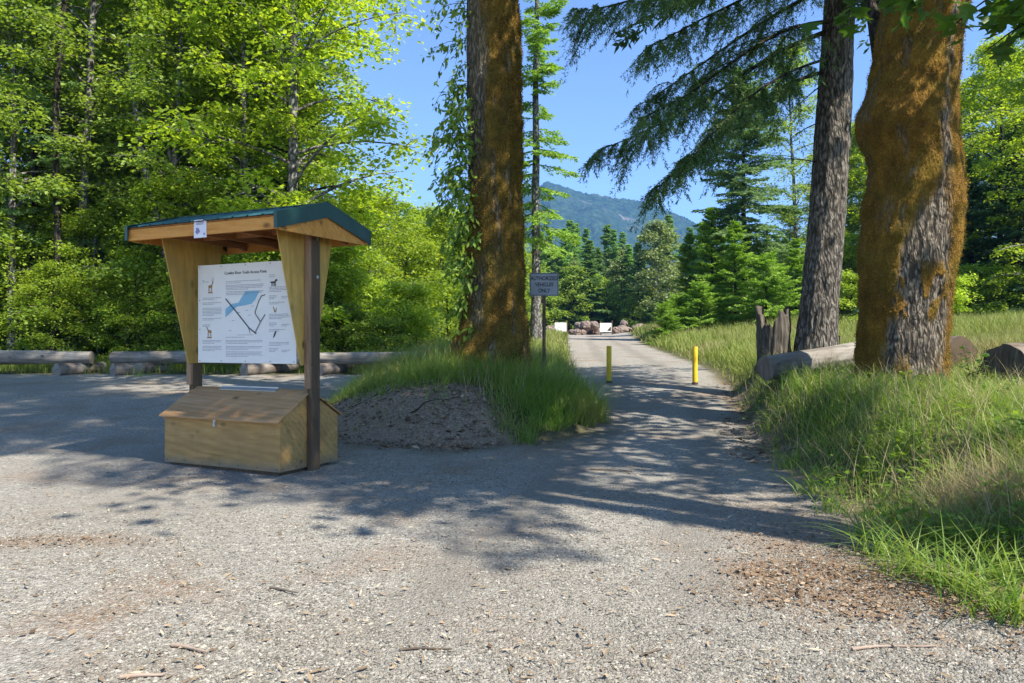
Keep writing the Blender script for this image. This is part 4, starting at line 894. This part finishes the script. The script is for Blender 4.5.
for (u, v, s, an, fl, m_) in [(.135, .24, .075, True, 1, P_TAN), (.125, .70, .075, False, -1, P_TAN)]:
    mb = MB(); elk(mb, u, v, s, an, fl); bq(mb, u-.025, u+.025, v+.035, v+.05, 2); obj('animal_print', mb, m_, bd, label='printed elk figure' if an else 'printed deer figure')
mb = MB(); bpoly(mb, [(.745, .20), (.76, .215), (.80, .215), (.812, .19), (.82, .195), (.82, .18), (.805, .175), (.795, .20), (.77, .20)]); 
for u in (.763, .775, .79, .80): bq(mb, u, u+.006, .214, .245, 2)
obj('animal_print', mb, P_DKB, bd, label='printed dark low animal figure')
mb = MB(); bpoly(mb, [(.775, .44), (.785, .445), (.80, .49), (.80, .505), (.79, .50)]); bpoly(mb, [(.81, .45), (.815, .46), (.806, .50), (.80, .49)], 2); obj('plant_print', mb, P_TAN, bd)
mb = MB(); bpoly(mb, [(.775, .755), (.79, .70), (.805, .675), (.813, .68), (.805, .71), (.79, .74)]); obj('bird_print', mb, P_DKB, bd)
def text(name, s, size, loc, rot, mat, parent, ext=.0006, off=0.):
    c = bpy.data.curves.new(name, 'FONT'); c.body = s; c.size = size; c.align_x = 'CENTER'; c.align_y = 'CENTER'; c.extrude = ext; c.offset = off
    c.materials.append(mat); o = link(name, c, parent); o.location = loc; o.rotation_euler = rot
    bpy.context.view_layer.update(); me = bpy.data.meshes.new_from_object(o.evaluated_get(bpy.context.evaluated_depsgraph_get()))
    o2 = link(name, me, parent); o2.location = loc; o2.rotation_euler = rot; bpy.data.objects.remove(o); bpy.data.curves.remove(c); return o2
text('title_lettering', 'Cowlitz River Trails Access Point', .052, (px0+.5*PW, pyf-.003, pz1-.095*PH), (deg(90), 0, 0), P_BLACK, bd)
mb = MB()
for u, v in [(.02, .02), (.25, .02), (.5, .02), (.75, .02), (.02, .36), (.02, .66), (.02, .98), (.25, .98), (.5, .98), (.75, .98), (.98, .98)]:
    m2 = MB(); x, z = px0+u*PW, pz1-v*PH; tube(m2, np.array([[x, pyf+.002, z], [x, pyf-.004, z]]), .006, 8, 0, True); obj('screw', m2, P_RUST, bd)
# roof
e = .80; xr = 1.225; ze, zp = 2.955, 3.185; sl = (zp-ze)/e
rf = MB(); nrib = 11; wsec = []
xs_ = np.linspace(-xr+.012, xr-.012, 120); rib = (np.abs(((xs_+xr)/(2*xr)*nrib) % 1-.5) > .44)*.018
for sy in (-1, 1):
    V = []; 
    for yy in (0, e+.03):
        V.append(np.stack([xs_, np.full(120, sy*yy), zp-yy*sl+rib], -1))
    V = np.concatenate(V); ii = np.arange(119); q = np.stack([ii, ii+1, ii+121, ii+120], -1); rf.add(V, q if sy < 0 else q[:, ::-1])
    V2 = V-np.array([0, 0, .006]); rf.add(V2, q)
roof = obj('roof', rf, P_ROOF, K); roof.location = (.025, 0, 0)
mb = MB()
for sy in (-1, 1):
    prism(mb, [(-xr+.012, 0, zp-.010), (xr-.012, 0, zp-.010), (xr-.012, sy*e, ze-.010), (-xr+.012, sy*e, ze-.010)], (0, 0, -.016))
obj('roof_deck', mb, W_RAF, roof)
mb = MB()
for sy in (-1, 1): prism(mb, [(-xr, sy*.0, zp+.021), (xr, sy*.0, zp+.021), (xr, sy*.10, zp+.021-.1*sl), (-xr, sy*.10, zp+.021-.1*sl)], (0, 0, -.003))
obj('ridge_cap', mb, P_TRIM, roof)
for sx in (-1, 1):
    mb = MB(); x = sx*(xr+.002)
    for sy in (-1, 1):
        pts = [(x, 0, zp+.024), (x, sy*(e+.035), ze+.024-.035*sl), (x, sy*(e+.035), ze-.165), (x, 0, zp-.165)]
        prism(mb, pts, (-sx*.012, 0, 0))
        prism(mb, [(x, 0, zp+.026), (x, sy*(e+.035), ze+.026-.035*sl), (x-sx*.06, sy*(e+.035), ze+.026-.035*sl), (x-sx*.06, 0, zp+.026)], (0, 0, -.003))
        a, b = sorted((x-sx*.0, x-sx*.05)); c0, c1 = sorted((sy*(e+.037), sy*(e+.040))); box(mb, a, b, c0, c1, ze-.165, ze+.015)
    obj('gable_trim', mb, P_TRIM if sx > 0 else P_STEEL if False else P_TRIM, roof, label='green metal gable trim')
    mb = MB(); x = sx*(xr-.03); prism(mb, [(x, -e+.02, ze-.175), (x, e-.02, ze-.175), (x, 0, zp-.035)], (-sx*.025, 0, 0)); obj('gable_board', mb, W_FAS, roof)
for sy in (-1, 1):
    mb = MB(); a, b = sorted((sy*e, sy*(e-.038))); box(mb, -xr+.012, xr-.014, a, b, ze-.165, ze-.03); fb = obj('fascia_board', mb, W_FAS, roof, bevel=.003)
for x in (-.875, -.3, .3, .875):
    mb = MB()
    for sy in (-1, 1): prism(mb, [(x, 0, zp-.03), (x, sy*(e-.04), ze-.03), (x, sy*(e-.04), ze-.15), (x, 0, zp-.15)], (.04, 0, 0))
    box(mb, x+.043, x+.08, -.7, .7, 2.83, 2.9); obj('rafter', mb, W_RAF, roof)
mb = MB(); box(mb, -.9, .9, -.03, .03, 2.86, 2.99); obj('ridge_beam', mb, W_RAF, roof)
mb = MB(); box(mb, -.2, -.0, -e-.006, -e-.001, ze-.20, ze+.01); no = obj('paper_notice', mb, P_PAPER, K, label='small white paper notice on the front fascia'); no.location = (.15, 0, 0)
def nq(mb, u0, u1, v0, v1):
    y = -e-.008; mb.add([[-.2+.2*u0, y, ze+.01-.21*v1], [-.2+.2*u1, y, ze+.01-.21*v1], [-.2+.2*u1, y, ze+.01-.21*v0], [-.2+.2*u0, y, ze+.01-.21*v0]], [[0, 1, 2, 3]])
mb = MB(); 
for v in (.1, .17, .24): nq(mb, .2, .8, v, v+.035)
nq(mb, .78, .9, .75, .86)
m3 = np.array([[-.2+.2*(.32+.17*math.cos(a)*(1+.25*math.sin(5*a))), -e-.008, ze+.01-.21*(.62+.17*math.sin(a)*(1+.25*math.cos(3*a)))] for a in np.linspace(0, 6.28, 17)[:-1]]); mb.add(np.concatenate([m3, m3.mean(0)[None]]), [[16, i, (i+1) % 16] for i in range(16)])
obj('notice_print', mb, P_LILAC, no)

# ---------------------------------------------------------------- sign, bollards, far boards, rubble
x, y = at(544, 350, 14.9)[:2]; z = gz(x, y)
sg = thing('road_sign', 'grey AUTHORIZED VEHICLES ONLY sign on a post beside the mossy maple', 'sign', (x, y, 0), deg(2))
mb = MB(); box(mb, -.032, .032, -.02, .02, z-.3, z_at(276, 14.9)); obj('sign_post', mb, W_DPOST, sg)
zc = z_at(284, 14.9); mb = MB(); hw, hh = .285, .225; c = .03; 
prism(mb, [(-hw+c, -.024, zc-hh), (hw-c, -.024, zc-hh), (hw, -.024, zc-hh+c), (hw, -.024, zc+hh-c), (hw-c, -.024, zc+hh), (-hw+c, -.024, zc+hh), (-hw, -.024, zc+hh-c), (-hw, -.024, zc-hh+c)], (0, -.004, 0))
sp = obj('sign_panel', mb, P_SIGN, sg)
mb = MB(); 
for a in ((-hw+.012, hw-.012, zc+hh-.02, zc+hh-.01), (-hw+.012, hw-.012, zc-hh+.01, zc-hh+.02), (-hw+.01, -hw+.02, zc-hh+.02, zc+hh-.02), (hw-.02, hw-.01, zc-hh+.02, zc+hh-.02)):
    box(mb, a[0], a[1], -.0305, -.0285, a[2], a[3])
obj('border', mb, P_BLACK, sp)
for s, dz in (('AUTHORIZED', .115), ('VEHICLES', -.005), ('ONLY', -.125)):
    t_ = text('lettering', s, .105, (0, -.030, zc+dz), (deg(90), 0, 0), P_BLACK, sp, .001, .0022); t_.scale = (.80, 1, 1)
for px, d, lab in [(609, 19.2, 'yellow bollard in the middle of the gravel path'), (695, 18.9, 'yellow bollard at the right edge of the gravel path')]:
    x = (px-512)/F*d; mb = MB(); h = .93; tube(mb, np.array([[0, 0, -.2], [0, 0, h-.02], [0, 0, h]]), [.064, .064, .055], 20, 0, True)
    b_ = thing('bollard', lab, 'bollard', (x, d, gz(x, d)), 0, 'yellow bollards across the path'); obj('pole', mb, P_YEL, b_, True)
    m2 = MB(); tube(m2, np.array([[0, 0, .0], [0, 0, .05]]), [.085, .07], 16, 0, True); obj('collar', m2, P_RUST, b_)
for px, d, lab in [(561, 76, 'white notice board left of the rubble at the path end'), (606, 76, 'white notice board right of the rubble at the path end')]:
    x = (px-512)/F*d; z = gz(x, d); r_ = thing('notice_board', lab, 'board', (x, d, z), 0, 'white boards at the path end')
    mb = MB(); box(mb, -.62, .55, -.02, .02, .32, 1.22); bo = obj('board', mb, P_WHITE, r_)
    if px == 606:
        mb = MB(); Vb = np.array([[.1, -.024, .42], [.5, -.024, .42], [.5, -.024, .85], [.38, -.024, .78], [.22, -.024, .6]]); mb.add(Vb, [[0, 1, 2], [0, 2, 3], [0, 3, 4]]); obj('board_print', mb, P_DKB, bo)
    for xx in (-.5, .62): mb = MB(); box(mb, xx-.05, xx+.05, .025, .12, -.2, 1.45); obj('board_post', mb, W_DPOST, r_)
g = np.random.default_rng(44)
def rock(seed, r):
    gg = np.random.default_rng(seed); n, k = 14, 9; th = np.arange(n)/n*2*np.pi; ph = np.linspace(.02, np.pi-.02, k)[:, None]
    u = np.stack([np.sin(ph)*np.cos(th), np.sin(ph)*np.sin(th), np.cos(ph)+0*th], -1); q = 1+.45*fbm(u[..., 0]*1.6+seed, u[..., 1]*1.6, u[..., 2]*1.6, 3, seed)
    Vr = u*q[..., None]*r*np.array([1.2, .9, .75]); i = np.arange(k-1)[:, None]*n; j = np.arange(n)[None]; mb = MB(); mb.add(Vr.reshape(-1, 3), np.stack([i+j, i+n+j, i+n+(j+1) % n, i+(j+1) % n], -1).reshape(-1, 4)); return mb.mesh('boulder', M_ROCK)
RK = [rock(s, .75) for s in (1, 2, 3, 4)]
for i, px in enumerate([531, 541, 551, 572, 577, 583, 588, 593, 598, 586, 594, 579, 615, 621, 628, 636, 624, 641]):
    d = 79+g.uniform(0, 4); x = (px-512)/F*d; o = link('boulder', RK[i % 4]); s = g.uniform(.5, 1.0); o.scale = (s, s, s*g.uniform(.8, 1.2)); o.rotation_euler = (g.uniform(-.3, .3), g.uniform(-.3, .3), g.uniform(0, 6))
    o.location = (x, d, gz(x, d)+.25+(.7 if i in (9, 10, 11, 16) else 0)); tag(o, 'brown boulder in the rubble heap across the path end, between and beside the white boards', 'boulder', 'boulders blocking the far end of the path')

# ---------------------------------------------------------------- grass, stones, litter
print('grass')
def sample(n, x0, x1f, y0, y1, seed, p=1.6):
    g = np.random.default_rng(seed); u = g.uniform(0, 1, n)
    y = (y0**(1-p)+u*(y1**(1-p)-y0**(1-p)))**(1/(1-p)); lo = x0(y) if callable(x0) else x0+0*y; hi = x1f(y) if callable(x1f) else x1f+0*y
    return lo+g.uniform(0, 1, n)*(hi-lo), y, g
def blades(mb, x, y, g, h, w, lean, seg=3, drop=.25, sink=.02):
    n = len(x); z = G(x, y)-sink; a = g.uniform(0, 2*np.pi, n); d = np.stack([np.cos(a), np.sin(a), 0*a], -1); b = a+np.pi/2+g.normal(0, .5, n); s = np.stack([np.cos(b), np.sin(b), 0*b], -1)
    P = np.stack([x, y, z], -1); V = []
    for i in range(seg+1):
        t = i/seg; c = P+np.array([0, 0, 1])*(h*(t-drop*lean*t*t))[:, None]+d*(h*lean*t**1.8)[:, None]; ww = (w*(1-t**1.5*.93)*.5)[:, None]
        V += [c-s*ww, c+s*ww]
    V = np.stack(V, 1); k = 2*(seg+1); q = np.array([[2*i, 2*i+1, 2*i+3, 2*i+2] for i in range(seg)])
    mb.add(V.reshape(-1, 3), (q[None]+(np.arange(n)*k)[:, None, None]).reshape(-1, 4))
def stuff(name, mb, mat):
    o = obj(name, mb, mat); o['kind'] = 'stuff'; return o
def clump(x, y, s, sc=1.3, th=0): return fbm(x*sc, y*sc, 0, 3, s) > th
# right bank
mb = MB(); dry = MB()
x, y, g = sample(150000, lambda y: XE(y)-.1, lambda y: np.minimum(XE(y)+1.5+y*.62, y*.75+3.5), 3.4, 19, 1, 1.7)
dd = x-XE(y)+.35*fbm(x*1.5, y*1.5, 0, 3, 77); keep = (dd > .12) & (g.uniform(0, 1, len(x)) < np.clip(dd*1.3, .12, 1)*np.where(clump(x, y, 101, 1.9, -.06), 1, .22)); x, y = x[keep], y[keep]; dd = dd[keep]
tall = np.clip(.45+.5*fbm(x*.9, y*.9, 0, 3, 78)+.5*np.clip(dd, 0, 1), .3, 1.4)
h = .38*tall*g.uniform(.5, 1.35, len(x))*np.interp(y, [4, 12], [1, .9]); wdt = np.interp(y, [4, 10, 19], [.0075, .011, .016])*g.uniform(.6, 1.4, len(x))
sel = g.uniform(0, 1, len(x)) < .06+.16*sstep(0, .4, fbm(x*.8, y*.8, 0, 3, 79))+.72*np.exp(-(((x-3.85)/.45)**2+((y-6.2)/.6)**2))
blades(mb, x[~sel], y[~sel], g, h[~sel], wdt[~sel], g.uniform(.2, 1.25, (~sel).sum()), 4)
blades(dry, x[sel], y[sel], g, h[sel]*1.35, wdt[sel]*.7, g.uniform(.3, 1.3, sel.sum()), 4)
stuff('bank_grass', mb, G_BANK); stuff('dry_grass', dry, G_DRY)
mb = MB(); x, y, g = sample(5200, lambda y: XE(y)-.1, lambda y: np.minimum(XE(y)+1.5+y*.62, y*.75+3.5), 3.6, 17, 61, 1.5); keep = (x > XE(y)+.05) & clump(x, y, 62, 1.2, .05); x, y = x[keep], y[keep]; n = len(x)
for q in range(5):
    a = g.uniform(0, 6.28, n); l = g.uniform(.04, .11, n); leaves(mb, np.stack([x+g.normal(0, .04, n), y+g.normal(0, .04, n), G(x, y)+g.uniform(.04, .3, n)], -1), np.stack([np.cos(a), np.sin(a), g.normal(.1, .3, n)], -1), np.stack([g.normal(0, .4, n), g.normal(0, .4, n), np.ones(n)], -1), l, l*g.uniform(.3, .6, n))
stuff('weed_leaves', mb, L_IVY)
mb = MB(); x, y, g = sample(2600, lambda y: XE(y), lambda y: np.minimum(XE(y)+1.5+y*.62, y*.75+3.5), 3.8, 17, 63, 1.5); keep = x > XE(y)+.3; x, y = x[keep], y[keep]
blades(mb, x, y, g, g.uniform(.35, .8, len(x)), .004+.0004*y, g.uniform(.2, .9, len(x)), 4); stuff('bank_seed_stalks', mb, G_DRY)
# long arching tufts at the foot of the bank
mb = MB(); g = np.random.default_rng(5)
for px, py, n in [(880, 520, 70), (905, 535, 70), (935, 545, 60), (960, 552, 80), (990, 568, 80), (1015, 580, 60), (865, 505, 50), (838, 480, 40), (1000, 545, 60), (790, 440, 60), (775, 415, 60), (760, 400, 60), (812, 462, 40), (930, 500, 60), (975, 520, 60)]:
    d = 1.45*F/(py+22-341); d = float(d); cx = (px-512)/F*d
    blades(mb, cx+g.normal(0, .09, n), d+g.normal(0, .08, n), g, g.uniform(.22, .6, n), g.uniform(.007, .014, n), g.uniform(.5, 1.6, n), 5, .4)
stuff('arching_grass', mb, G_BANK)
# mound
mb = MB(); x, y, g = sample(90000, -3.6, 2.0, 10.8, 21, 2, 1.01)
mr = mound_r(x, y)+.2*fbm(x*2, y*2, 0, 3, 81); gx_ = np.maximum(x-mound_grass_x(y), (y-13.1)*.85-.25*np.abs(x+1.4))+.9*fbm(x*1.5, y*1.5, 0, 4, 83)
keep = (mr < 1.0) & (g.uniform(0, 1, len(x)) < np.clip(.02+gx_*1.2, .015, 1)*np.where(clump(x, y, 111, 2.2, -.1), 1, .35)); x, y = x[keep], y[keep]; gx_ = gx_[keep]
h = (.17+.22*np.clip(gx_*.8, 0, 1))*g.uniform(.4, 1.5, len(x))*np.clip(1+1.1*fbm(x*1.3, y*1.3, 0, 3, 84), .4, 1.8); blades(mb, x, y, g, h, .010*g.uniform(.6, 1.4, len(x)), g.uniform(.15, 1.4, len(x)), 3)
stuff('mound_grass', mb, G_MOUND)
mb = MB(); g = np.random.default_rng(91); n = 5200; x = g.normal(-.3, 1.0, n); y = g.uniform(12.6, 14.1, n)+.12*np.abs(x); keep = (mound_r(x, y) < .85); x, y = x[keep], y[keep]; blades(mb, x, y, g, g.uniform(.2, .62, len(x)), .010*g.uniform(.6, 1.3, len(x)), g.uniform(.2, 1.2, len(x)), 3); stuff('trunk_foot_grass', mb, G_BANK)
mb = MB(); x, y, g = sample(1500, -2.6, 1.4, 12, 20, 12, 1.01); keep = (mound_r(x, y) < .8) & (x > mound_grass_x(y)-.2); x, y = x[keep], y[keep]
blades(mb, x, y, g, g.uniform(.4, .8, len(x)), .006+0*x, g.uniform(.1, .7, len(x)), 3); stuff('seed_stalk_grass', mb, G_DRY)
# field right of the path and verge left of it
mb = MB(); x, y, g = sample(110000, lambda y: XE(y)+.1, lambda y: y*.78+6, 17, 80, 3, 1.7); keep = g.uniform(0, 1, len(x)) < np.clip((x-XE(y))*.8, .1, 1); x, y = x[keep], y[keep]
nn = fbm(x*.25, y*.25, 0, 3, 88); blades(mb, x, y, g, (.5+.35*nn+.2*sstep(25, 45, y))*g.uniform(.6, 1.3, len(x))*sstep(-.3, 1.2, x-XE(y))+.08, np.interp(y, [17, 40, 80], [.018, .04, .09])*g.uniform(.7, 1.3, len(x)), g.uniform(.1, .8, len(x)), 2)
stuff('field_grass', mb, G_FIELD)
mb = MB(); x, y, g = sample(45000, lambda y: -4-.1*y, XL, 16.5, 80, 4, 1.5); keep = (x > -2.6-(y-21)*2.5) & (g.uniform(0, 1, len(x)) < np.clip((XL(y)-x)*1.5, .1, 1)); x, y = x[keep], y[keep]
blades(mb, x, y, g, (.5+.3*fbm(x*.4, y*.4, 0, 3, 89))*g.uniform(.6, 1.3, len(x)), np.interp(y, [17, 40, 80], [.018, .04, .09])*g.uniform(.7, 1.3, len(x)), g.uniform(.1, .8, len(x)), 2)
stuff('verge_grass', mb, G_FIELD)
mb = MB(); x, y, g = sample(60000, lambda y: -1.05*y, lambda y: -.05*y-1, 21.6, 36, 6, 1.2); keep = clump(x, y, 90, .6, -.25) & ((y > 22.6) | (g.uniform(0, 1, len(x)) < .35)); x, y = x[keep], y[keep]
blades(mb, x, y, g, (.22+.2*fbm(x*.5, y*.5, 0, 3, 92))*g.uniform(.5, 1.5, len(x))+.04, .02*g.uniform(.7, 1.4, len(x)), g.uniform(.1, .9, len(x)), 2)
stuff('forest_edge_grass', mb, G_EDGE)
# low sprigs along the lot edge and weeds on the dirt slope
mb = MB(); g = np.random.default_rng(15)
for x_, y_, n in [(-2.55, 13.6, 60), (-2.2, 12.9, 35), (-1.75, 13.0, 60), (-2.9, 15.5, 90), (-3.1, 17.5, 110), (-2.9, 14.6, 90), (-1.25, 12.4, 30), (-10.3, 20.9, 50), (-3.4, 16.4, 70)]:
    blades(mb, x_+g.normal(0, .16, n), y_+g.normal(0, .14, n), g, g.uniform(.12, .42, n), g.uniform(.008, .014, n), g.uniform(.2, 1, n), 3)
stuff('weed_grass', mb, G_BANK)

# loose stones, chips and litter on the lot
def stones(n, y0, y1, seed, r0, r1, mat, name, p, squash=.6, cond=None):
    x, y, g = sample(n, lambda y: -.78*y-.6, lambda y: .78*y+.6, y0, y1, seed, p); keep = (gravel_mask(x, y) > g.uniform(.1, .8, n)) & (track_mask(x, y)*.75 < g.uniform(0, 1, n)) & (fbm(x*.8, y*.8, 0, 3, 46)+.35 > g.uniform(-.1, .5, n))
    if cond is not None: keep &= cond(x, y, g)
    x, y = x[keep], y[keep]; n = len(x); r = g.uniform(0, 1, n)**2.4*(r1-r0)+r0
    oc = np.array([[1, 0, 0], [-1, 0, 0], [0, 1, 0], [0, -1, 0], [0, 0, 1], [0, 0, -1.]]); fc = np.array([[0, 2, 4], [2, 1, 4], [1, 3, 4], [3, 0, 4], [2, 0, 5], [1, 2, 5], [3, 1, 5], [0, 3, 5]])
    V = oc[None]*g.uniform(.75, 1.15, (n, 6, 1))+g.normal(0, .16, (n, 6, 3)); V *= r[:, None, None]*np.array([1.1, .9, squash])
    a = g.uniform(0, 6.28, n); ca, sa = np.cos(a)[:, None], np.sin(a)[:, None]; X = V[..., 0]*ca-V[..., 1]*sa; Y = V[..., 0]*sa+V[..., 1]*ca
    V = np.stack([X+x[:, None], Y+y[:, None], V[..., 2]+(G(x, y)+r*squash*.25)[:, None]], -1)
    mb = MB(); mb.add(V.reshape(-1, 3), (fc[None]+(np.arange(n)*6)[:, None, None]).reshape(-1, 3)); stuff(name, mb, mat)
M_CLOD = stone_mat('soil_clods', (.08, .05, .032), (.22, .15, .10), (.40, .31, .23))
def clods():
    g = np.random.default_rng(71); n = 4500; x = g.uniform(-3.9, .6, n); y = g.uniform(10.6, 15, n); keep = (mound_r(x, y) < 1.12) & (x < mound_grass_x(y)+.5) & (fbm(x*1.4, y*1.4, 0, 3, 72) > -.15); x, y = x[keep], y[keep]; n = len(x)
    r = .006+.035*g.uniform(0, 1, n)**4; oc = np.array([[1, 0, 0], [-1, 0, 0], [0, 1, 0], [0, -1, 0], [0, 0, 1], [0, 0, -1.]]); fc = np.array([[0, 2, 4], [2, 1, 4], [1, 3, 4], [3, 0, 4], [2, 0, 5], [1, 2, 5], [3, 1, 5], [0, 3, 5]])
    V = (oc[None]*g.uniform(.6, 1.25, (n, 6, 1))+g.normal(0, .2, (n, 6, 3)))*r[:, None, None]+np.stack([x, y, G(x, y)+r*.25], -1)[:, None]
    mb = MB(); mb.add(V.reshape(-1, 3), (fc[None]+(np.arange(n)*6)[:, None, None]).reshape(-1, 3)); stuff('soil_clods', mb, M_CLOD)
    for i in range(7):
        cx, cy = g.uniform(-3.2, -.4), g.uniform(11.6, 13.6); a = g.uniform(0, 6.28); ln = g.uniform(.4, 1.1); f = np.linspace(0, 1, 9); xx = cx+np.cos(a)*ln*f+.06*np.sin(f*7+i); yy = cy+np.sin(a)*ln*f*.6; mb = MB()
        tube(mb, np.stack([xx, yy, G(xx, yy)+.012], -1), np.linspace(.012, .004, 9), 6, 0, True); o = obj('exposed_root', mb, B_DARK, None, True); tag(o, 'thin root or twig lying on the bare dirt slope of the mound', 'root', 'roots and twigs on the dirt mound')
clods()
stones(150000, 3.0, 9.5, 31, .004, .0145, M_STONE, 'loose_gravel', 2.2)
def flakes(n, y0, y1, seed, l0, l1, asp, mat, name, p, cond=None, lift=.006):
    x, y, g = sample(n, lambda y: -.78*y-.6, lambda y: .78*y+.6, y0, y1, seed, p)
    keep = np.ones(n, bool) if cond is None else cond(x, y, g); x, y = x[keep], y[keep]; n = len(x); a = g.uniform(0, 6.28, n); l = l0+(l1-l0)*g.uniform(0, 1, n)**3
    mb = MB(); leaves(mb, np.stack([x, y, G(x, y)+lift], -1), np.stack([np.cos(a), np.sin(a), g.normal(.05, .15, n)], -1), np.stack([g.normal(0, .3, n), g.normal(0, .3, n), np.ones(n)], -1), l, l*asp*g.uniform(.6, 1.5, n)); stuff(name, mb, mat)
flakes(5500, 3.0, 11, 41, .012, .085, .2, M_CHIP, 'wood_chip_litter', 2.0, lambda x, y, g: gravel_mask(x, y) > .5, .014)
flakes(70000, 3.0, 12, 42, .012, .055, .5, M_LITTER, 'leaf_litter', 2.0, lambda x, y, g: g.uniform(0, 1, len(x)) < litter_mask(x, y)*1.0+.02, .014)
flakes(40000, 9.5, 19, 43, .03, .13, .45, M_LITTER, 'mound_litter', 1.01, lambda x, y, g: (dirt_mask(x, y) > .4), .015)
# single sticks one can pick out
g = np.random.default_rng(51)
for px, py, ang, ln, r, mat, lab in [(852, 650, -8, .46, .009, W_CUT, 'long pale stick lying on the gravel at the lower right'), (930, 575, -50, .3, .011, W_LOGB, 'brown stick at the foot of the grassy bank'), (172, 646, 20, .22, .011, W_CUT, 'pale splinter of wood at the lower left'),
                                   (400, 652, -5, .26, .007, W_LOGB, 'thin brown twig at the bottom middle'), (640, 655, -35, .16, .006, W_LOGB, 'short twig lower right of the middle'), (270, 590, 25, .22, .009, W_LOGB, 'brown stick left below the kiosk'), (120, 678, -10, .2, .012, W_CUT, 'broad pale chip at the bottom left edge'), (590, 470, 15, .5, .012, W_LOGB, 'dark stick lying below the grassy mound')]:
    d = CAMZ*F/(py-341); x = (px-512)/F*d; a = deg(ang); f = np.linspace(0, 1, 7)[:, None]; p = np.array([math.cos(a), -math.sin(a), 0])*ln*f+np.array([-math.sin(a), math.cos(a), 0])*.04*ln*np.sin(f*5)
    mb = MB(); tube(mb, p, np.linspace(r, r*.5, 7), 7, 0, True); o = obj('fallen_stick', mb, mat, None, True); o.location = (x, d, gz(x, d)+r*.6+.006); tag(o, lab, 'stick')

# ---------------------------------------------------------------- light, camera, world
az = math.atan2(.78, -.62); el = deg(52)
w = bpy.data.worlds.new('World'); S.world = w; w.use_nodes = True; nt = w.node_tree; nt.nodes.clear()
sk = nt.nodes.new('ShaderNodeTexSky'); sk.sky_type = 'NISHITA'; sk.sun_disc = False; sk.sun_elevation = el; sk.sun_rotation = az; sk.air_density = 1.0; sk.dust_density = .1; sk.ozone_density = 3.5; sk.altitude = 3200
bg = nt.nodes.new('ShaderNodeBackground'); bg.inputs[1].default_value = .115; ou = nt.nodes.new('ShaderNodeOutputWorld'); nt.links.new(sk.outputs[0], bg.inputs[0]); nt.links.new(bg.outputs[0], ou.inputs[0])
sd = Vector((math.sin(az)*math.cos(el), math.cos(az)*math.cos(el), math.sin(el)))
ld = bpy.data.lights.new('sun', 'SUN'); ld.energy = 3.9; ld.angle = deg(.55); ld.color = (1, .94, .83)
lo = bpy.data.objects.new('sun', ld); COL.objects.link(lo); lo.rotation_euler = sd.to_track_quat('Z', 'Y').to_euler(); lo.location = (20, -20, 40)
cd = bpy.data.cameras.new('camera'); cd.sensor_width = 36; cd.lens = 36*F/1024; cd.clip_start = .05; cd.clip_end = 9000
co = bpy.data.objects.new('camera', cd); COL.objects.link(co); co.location = (0, 0, CAMZ); co.rotation_euler = (deg(90), 0, 0); S.camera = co
S.view_settings.view_transform = 'Standard'; S.view_settings.look = 'None'; S.view_settings.exposure = 1.6; S.view_settings.gamma = 1
S.render.engine = 'CYCLES'; c = S.cycles
c.max_bounces = 6; c.diffuse_bounces = 4; c.glossy_bounces = 2; c.transmission_bounces = 3; c.volume_bounces = 0; c.transparent_max_bounces = 4
c.use_denoising = True; c.denoiser = 'OPENIMAGEDENOISE'; c.denoising_input_passes = 'RGB_ALBEDO_NORMAL'; c.denoising_prefilter = 'ACCURATE'; c.sample_clamp_indirect = 6
print('tris', sum(len(m.polygons) for m in bpy.data.meshes))
